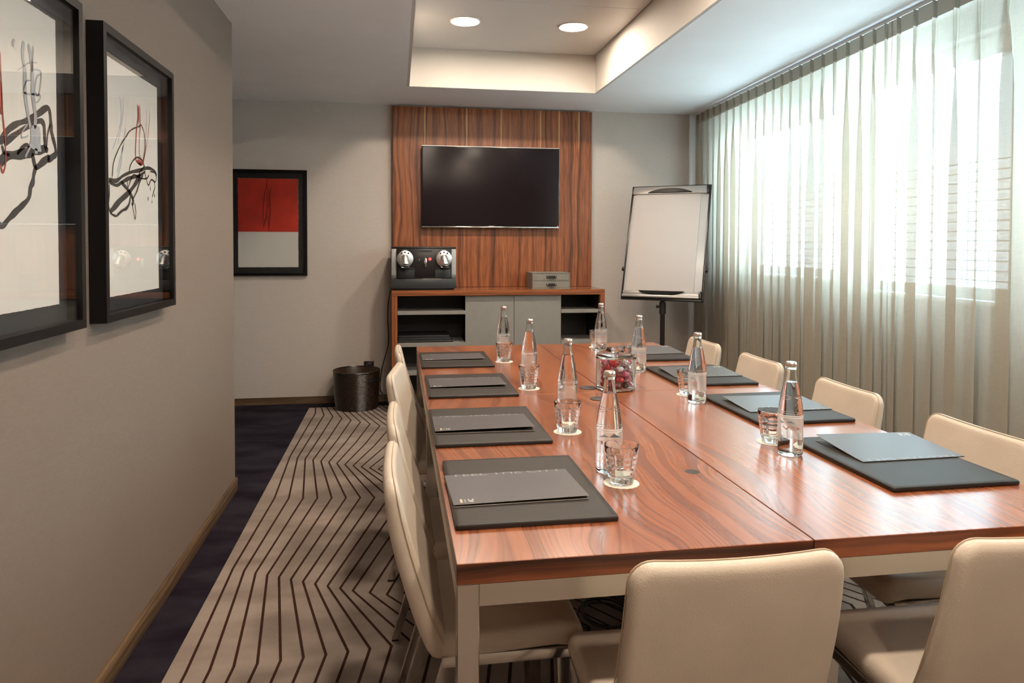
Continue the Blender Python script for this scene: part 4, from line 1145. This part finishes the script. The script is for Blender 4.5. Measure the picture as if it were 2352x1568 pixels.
# ================================================================== BOTTLES, TUMBLERS, COASTERS
def make_bottle(label, x, y, face, group):
    r = thing('water_bottle', label, 'bottle', (x, y, TT), 0, group)
    prof = [(.006, .0045), (.022, .0025), (.0275, .0006), (.0312, .0022), (.0334, .0085), (.0336, .020), (.0336, .106), (.0334, .113), (.0327, .123), (.0312, .137), (.0288, .153), (.0255, .171), (.0218, .188), (.0182, .203), (.0155, .215), (.0141, .226), (.0137, .237), (.0139, .241), (.0154, .2425), (.0154, .2475), (.0138, .2495), (.0132, .2535)]
    b = B(); b.lathe(prof, 48)
    air = [(.0112, .2515), (.0114, .237), (.0118, .226), (.0131, .215), (.0148, .2075), (.0158, .2035)]
    bmesh.ops.recalc_face_normals(b.bm, faces=b.bm.faces[:])
    b.lathe(air, 48)
    me = bpy.data.meshes.new('bottle_body'); b.bm.to_mesh(me); b.bm.free(); me.materials.append(M['water_glass'])
    me.shade_smooth(); me.set_sharp_from_angle(angle=R(50))
    bo = link(bpy.data.objects.new('bottle_body', me), r)
    # embossed relief around the shoulder
    b = B()
    for k in range(3):
        z0 = .150+.0035*k; pts = []
        for q in range(13):
            a = face+R(-38+76*q/12)
            zz = z0+.004*math.sin(q*1.1+k)
            rr = .0288+(.153-zz)*.18+.0004
            pts.append((rr*math.cos(a), rr*math.sin(a), zz))
        b.tube(pts, .0007, 5)
    b.obj('embossed_relief', M['clear_glass'], r)
    b = B()
    for z in (.1085, .1135): b.lathe([(.0335, z-.0006), (.0341, z), (.0335, z+.0006)], 48, cap0=False, cap1=False)
    b.obj('etched_ring', M['etch'], r)
    # crown cap with crimped skirt
    b = B(); b.lathe([(.0150, .2480), (.0157, .2500), (.0151, .2540), (.0145, .2570), (.0125, .2590), (.001, .2596)], 63, mod=lambda a, z: 1+.025*math.cos(21*a)*max(0, (.256-z)/.008) if z < .256 else 1, cap0=False)
    b.obj('crown_cap', M['cap'], r)
    b = B()
    n = 26; rr = .03395
    a0, a1 = face-R(112), face+R(112)
    b.rings([[(rr*math.cos(a0+(a1-a0)*k/n), rr*math.sin(a0+(a1-a0)*k/n), z) for k in range(n+1)] for z in (.040, .104)], closed=False)
    lb = b.obj('label', M['label'], r)
    rr = .03385
    text_obj('lettering', 'evian', .021, M['pink_print'], lb, lambda xx, yy: (rr*math.cos(face+(xx-.022)/rr), rr*math.sin(face+(xx-.022)/rr), .064+yy), width=.044)
    b = B()
    for c0, w_, h_ in ((-.012, .013, .007), (.0005, .012, .010), (.012, .011, .007)):
        p = lambda s, z: (rr*math.cos(face+s/rr), rr*math.sin(face+s/rr), z)
        b.bm.faces.new([b.bm.verts.new(p(c0-w_/2, .083)), b.bm.verts.new(p(c0+w_/2, .083)), b.bm.verts.new(p(c0, .083+h_))])
    b.obj('mountain_mark', M['blue_print'], lb, smooth=False)
    text_obj('small_print', 'EAU MINERALE', .0035, M['blue_print'], lb, lambda xx, yy: (rr*math.cos(face+(xx-.014)/rr), rr*math.sin(face+(xx-.014)/rr), .0445+yy), width=.028)
    return r
LF, LG, RF, RG = R(205), R(62), R(80), R(102)
bots = [
    (.536, 1.762, LG, 'clear glass water bottle behind the tumbler nearest the camera on the left'),
    (.578, 2.390, LF, 'clear glass water bottle on the left, second from the camera, before the jar'),
    (.566, 3.052, LF, 'clear glass water bottle on the left, third from the camera'),
    (.547, 3.690, LF, 'clear glass water bottle on the left, farthest back'),
    (1.079, 1.830, RF, 'clear glass water bottle on the window side, nearest the camera'),
    (1.093, 2.490, RG, 'clear glass water bottle on the window side, second from the camera'),
    (1.092, 3.135, RF, 'clear glass water bottle on the window side, directly behind the jar'),
    (1.109, 3.815, RF, 'clear glass water bottle on the window side, farthest back')]
proto = {}
for x, y, f, lab in bots:
    g = 'water bottles on the left side' if x < .8 else 'water bottles on the window side'
    if f not in proto: proto[f] = make_bottle(lab, x, y, f, g)
    else:
        c = copy_tree(proto[f]); c.location = (x, y, TT); c['label'] = lab

def make_tumbler(label, x, y, group):
    r = thing('tumbler', label, 'glass', (x, y, TT+.0016), R(9), group)
    outp = []
    z = .0
    outp = [(.012, .0030), (.024, .0012), (.0275, .0004), (.0290, .003)]
    nb = 5
    z0, z1 = .014, .078
    rr = lambda z: .0292+(.0425-.0292)*(z/.094)
    for k in range(nb):
        za, zb = z0+(z1-z0)*k/nb, z0+(z1-z0)*(k+1)/nb
        for q, e in ((.05, -.0003), (.18, .0002), (.5, .0004), (.82, .0002), (.95, -.0003)):
            zz = za+(zb-za)*q; outp.append((rr(zz)+e, zz))
    outp += [(rr(.083), .083), (rr(.092), .092), (rr(.0938)-.0004, .0940)]
    inn = [(rr(.094)-.0020, .0940), (rr(.092)-.0026, .092), (rr(.06)-.0034, .06), (rr(.03)-.0044, .03), (rr(.02)-.0060, .0190), (.016, .0150), (.002, .0142)]
    def md(a, z):
        return 1.0
    seg = 80
    b = B()
    def mod(a, z):
        return 1.0
    ringsz = []
    for (q, zz) in outp:
        ring = []
        for k in range(seg):
            a = 2*PI*k/seg
            e = 0.0
            if z0 <= zz <= z1:
                c = math.cos(5*a); e = max(.0011*(1-abs(c)**8*2.6), -.0016)
            ring.append(((q+e)*math.cos(a), (q+e)*math.sin(a), zz))
        ringsz.append(ring)
    for (q, zz) in inn:
        ringsz.append([(q*math.cos(2*PI*k/seg), q*math.sin(2*PI*k/seg), zz) for k in range(seg)])
    b.rings(ringsz)
    b.obj('glass_body', M['clear_glass'], r, ang=40)
    return r
def make_coaster(label, x, y, group):
    b = B()
    f = lambda a, z: 1 + .022*abs(math.sin(9*a)) - .008*math.cos(18*a)
    b.lathe([(.0420, 0), (.0428, .0006), (.0424, .0012), (.039, .0014), (.034, .0011), (.002, .0013)], 144, mod=f)
    o = b.obj('paper_coaster', M['doily'], loc=(x, y, TT))
    return tag(o, label, 'coaster', group)
tums = [(.539, 1.668, 'nearest the camera on the left'), (.521, 2.153, 'second from the camera on the left'), (.524, 2.829, 'third from the camera on the left'), (.522, 3.495, 'farthest back on the left'),
        (1.008+.085, 1.952, 'nearest the camera on the window side'), (1.113, 2.622, 'second from the camera on the window side'), (1.108, 3.275, 'behind the jar on the window side'), (1.114, 3.915, 'farthest back on the window side')]
g0 = c0 = None
for x, y, s in tums:
    sd = 'left' if x < .8 else 'window'
    lab = 'faceted clear glass tumbler on a coaster, ' + s
    cl_ = 'cream scalloped paper coaster under the tumbler ' + s
    if g0 is None:
        g0 = make_tumbler(lab, x, y, 'tumblers on the left side'); c0 = make_coaster(cl_, x, y, 'coasters on the left side')
    else:
        c = copy_tree(g0); c.location = (x, y, TT+.0016); c['label'] = lab; c['group'] = 'tumblers on the %s side' % sd
        k = c0.copy(); link(k); k.location = (x, y, TT); k['label'] = cl_; k['group'] = 'coasters on the %s side' % sd; k.rotation_euler = (0, 0, R(random.uniform(0, 40)))

# ================================================================== SWEET JAR
JX, JY = .872, 2.777
jar = thing('glass_jar', 'lidded clear glass jar full of red wrapped sweets at the table centre', 'jar', (JX, JY, TT))
b = B()
b.lathe([(.01, .0008), (.072, .0006), (.0785, .004), (.0800, .010), (.0800, .120), (.0812, .128), (.0805, .1315), (.0785, .1315), (.0772, .128), (.0768, .120), (.0768, .014), (.073, .0090), (.01, .0085)], 64)
b.obj('jar_body', M['clear_glass'], jar)
b = B()
b.lathe([(.01, .126), (.070, .126), (.0755, .1265), (.0755, .1330), (.0790, .1335), (.0792, .1365), (.070, .1385), (.02, .1400), (.0145, .1420), (.0150, .1470), (.0205, .1520), (.0215, .1600), (.0185, .1660), (.010, .1685), (.001, .1690)], 64)
b.obj('lid', M['clear_glass'], jar)
def candy_mesh(mats):
    b = B()
    rnd = random.Random(2)
    L_ = .0175
    pr = []
    for k in range(11):
        t = -1+2*k/10
        pr.append((max(.0125*math.sqrt(max(0, 1-abs(t)**2.4)), .0022), t*L_))
    b.lathe(pr, 14, axis='X', mod=lambda a, z: 1+.07*math.sin(5*a+z*300))
    for s in (-1, 1):
        rs = []
        for x_, r_ in ((L_, .0022), (L_+.003, .0032), (L_+.008, .0085)):
            rs.append([(s*x_, r_*math.cos(2*PI*k/14), r_*math.sin(2*PI*k/14)*(.6)+(.0012 if k % 2 else -.0012)*(r_/.0085)) for k in range(14)])
        b.rings(rs, True, True, True, mi=1)
    bmesh.ops.recalc_face_normals(b.bm, faces=b.bm.faces[:])
    me = bpy.data.meshes.new('wrapped_sweet'); b.bm.to_mesh(me); b.bm.free()
    for m_ in mats: me.materials.append(m_)
    return me
cm_ = {'red': candy_mesh([M['candy_red'], M['candy_pink']]), 'pink': candy_mesh([M['candy_pink'], M['candy_clear']]), 'dark red': candy_mesh([M['candy_dark'], M['candy_red']]), 'silver': candy_mesh([M['candy_clear'], M['candy_clear']])}
rnd = random.Random(21)
zl = .0238
lay = 0
while zl < .116:
    for k in range(6):
        a = 2*PI*k/6 + lay*.52; q = .0495
        kind = rnd.choice(['red', 'red', 'pink', 'silver'] if lay > 1 else ['dark red', 'red', 'dark red', 'pink'])
        o = bpy.data.objects.new('wrapped_sweet', cm_[kind]); link(o)
        o.location = (JX+q*math.cos(a), JY+q*math.sin(a), TT+zl+rnd.uniform(-.001, .001))
        o.rotation_euler = (rnd.uniform(0, 6), rnd.uniform(-.15, .15), a+PI/2+rnd.uniform(-.12, .12))
        tag(o, kind + ' foil wrapped sweet inside the lidded glass jar', 'sweet', kind + ' sweets in the jar')
    o = bpy.data.objects.new('wrapped_sweet', cm_['red' if lay % 2 else 'silver']); link(o)
    o.location = (JX+.0, JY, TT+zl); o.rotation_euler = (rnd.uniform(0, 6), 0, rnd.uniform(0, 3))
    kk = 'red' if lay % 2 else 'silver'
    tag(o, kk + ' foil wrapped sweet inside the lidded glass jar', 'sweet', kk + ' sweets in the jar')
    zl += .0218; lay += 1

# ================================================================== CABLES UNDER THE TABLE
b = B(); pts = []
rnd = random.Random(4)
for k in range(0, 84):
    a = k*.245
    q = .082+.020*math.sin(a*.37)+.007*math.sin(a*1.7)
    pts.append((.720+q*math.cos(a)*1.05, 2.395+q*math.sin(a)*1.25, .006+.0075*(k//26)*.8+.003*math.sin(a*.9)+.004))
b.tube(pts, .0042, 8)
tag(b.obj('power_cable', M['rubber']), 'coil of black cable lying on the carpet under the table', 'cable')
b = B()
b.tube([(.58, 2.545, .006), (.64, 2.555, .006), (.70, 2.57, .006), (.82, 2.53, .006), (.95, 2.56, .006), (1.1, 2.62, .006)], .0036, 8)
tag(b.obj('power_cable', M['rubber']), 'single black cable running along the carpet beside the coil under the table', 'cable')

# ================================================================== WORLD, CAMERA, VIEW
w = bpy.data.worlds.new('daylight'); bpy.context.scene.world = w; w.use_nodes = True
nt = w.node_tree; nt.nodes.clear()
out = nt.nodes.new('ShaderNodeOutputWorld'); bg = nt.nodes.new('ShaderNodeBackground')
bg.inputs[0].default_value = (.63, .86, 1.0, 1); bg.inputs[1].default_value = 7.5
tc_ = nt.nodes.new('ShaderNodeTexCoord'); sp = nt.nodes.new('ShaderNodeSeparateXYZ'); nt.links.new(tc_.outputs['Generated'], sp.inputs[0])
mr_ = nt.nodes.new('ShaderNodeMapRange'); mr_.inputs[1].default_value = .15; mr_.inputs[2].default_value = .75   # hazy bright horizon, dimmer overhead
mr_.inputs[3].default_value = 9.0; mr_.inputs[4].default_value = 2.2
nt.links.new(sp.outputs[2], mr_.inputs[0]); nt.links.new(mr_.outputs[0], bg.inputs[1])
nt.links.new(bg.outputs[0], out.inputs[0])

f_, h_, th, pi_, ro = 1643.3, 605.7, .1588, -.0273, .0029
F = Vector((math.sin(th)*math.cos(pi_), math.cos(th)*math.cos(pi_), math.sin(pi_)))
U = Vector((-math.sin(th)*math.sin(pi_), -math.cos(th)*math.sin(pi_), math.cos(pi_)))
Rt = Vector((math.cos(th), -math.sin(th), 0))
R2 = Rt*math.cos(ro)+U*math.sin(ro); U2 = U*math.cos(ro)-Rt*math.sin(ro)
cam = bpy.data.cameras.new('camera')
cam.sensor_fit = 'HORIZONTAL'; cam.sensor_width = 36.0
cam.lens = 36.0*f_/2352
cam.shift_y = -(784-h_)/2352
cam.clip_start = .02
co = bpy.data.objects.new('camera', cam); C.objects.link(co)
mw = Matrix(((R2.x, U2.x, -F.x, 0), (R2.y, U2.y, -F.y, 0), (R2.z, U2.z, -F.z, 1.315), (0, 0, 0, 1)))
co.matrix_world = mw
sc = bpy.context.scene
sc.camera = co
vs = sc.view_settings
vs.view_transform = 'Standard'; vs.look = 'None'; vs.exposure = 1.5; vs.gamma = 1.0; vs.use_curve_mapping = False
cy = sc.cycles
cy.max_bounces = 14; cy.diffuse_bounces = 5; cy.glossy_bounces = 5; cy.transmission_bounces = 12; cy.transparent_max_bounces = 24
cy.use_denoising = True
cy.sample_clamp_indirect = 6.0
cy.caustics_refractive = True; cy.caustics_reflective = False
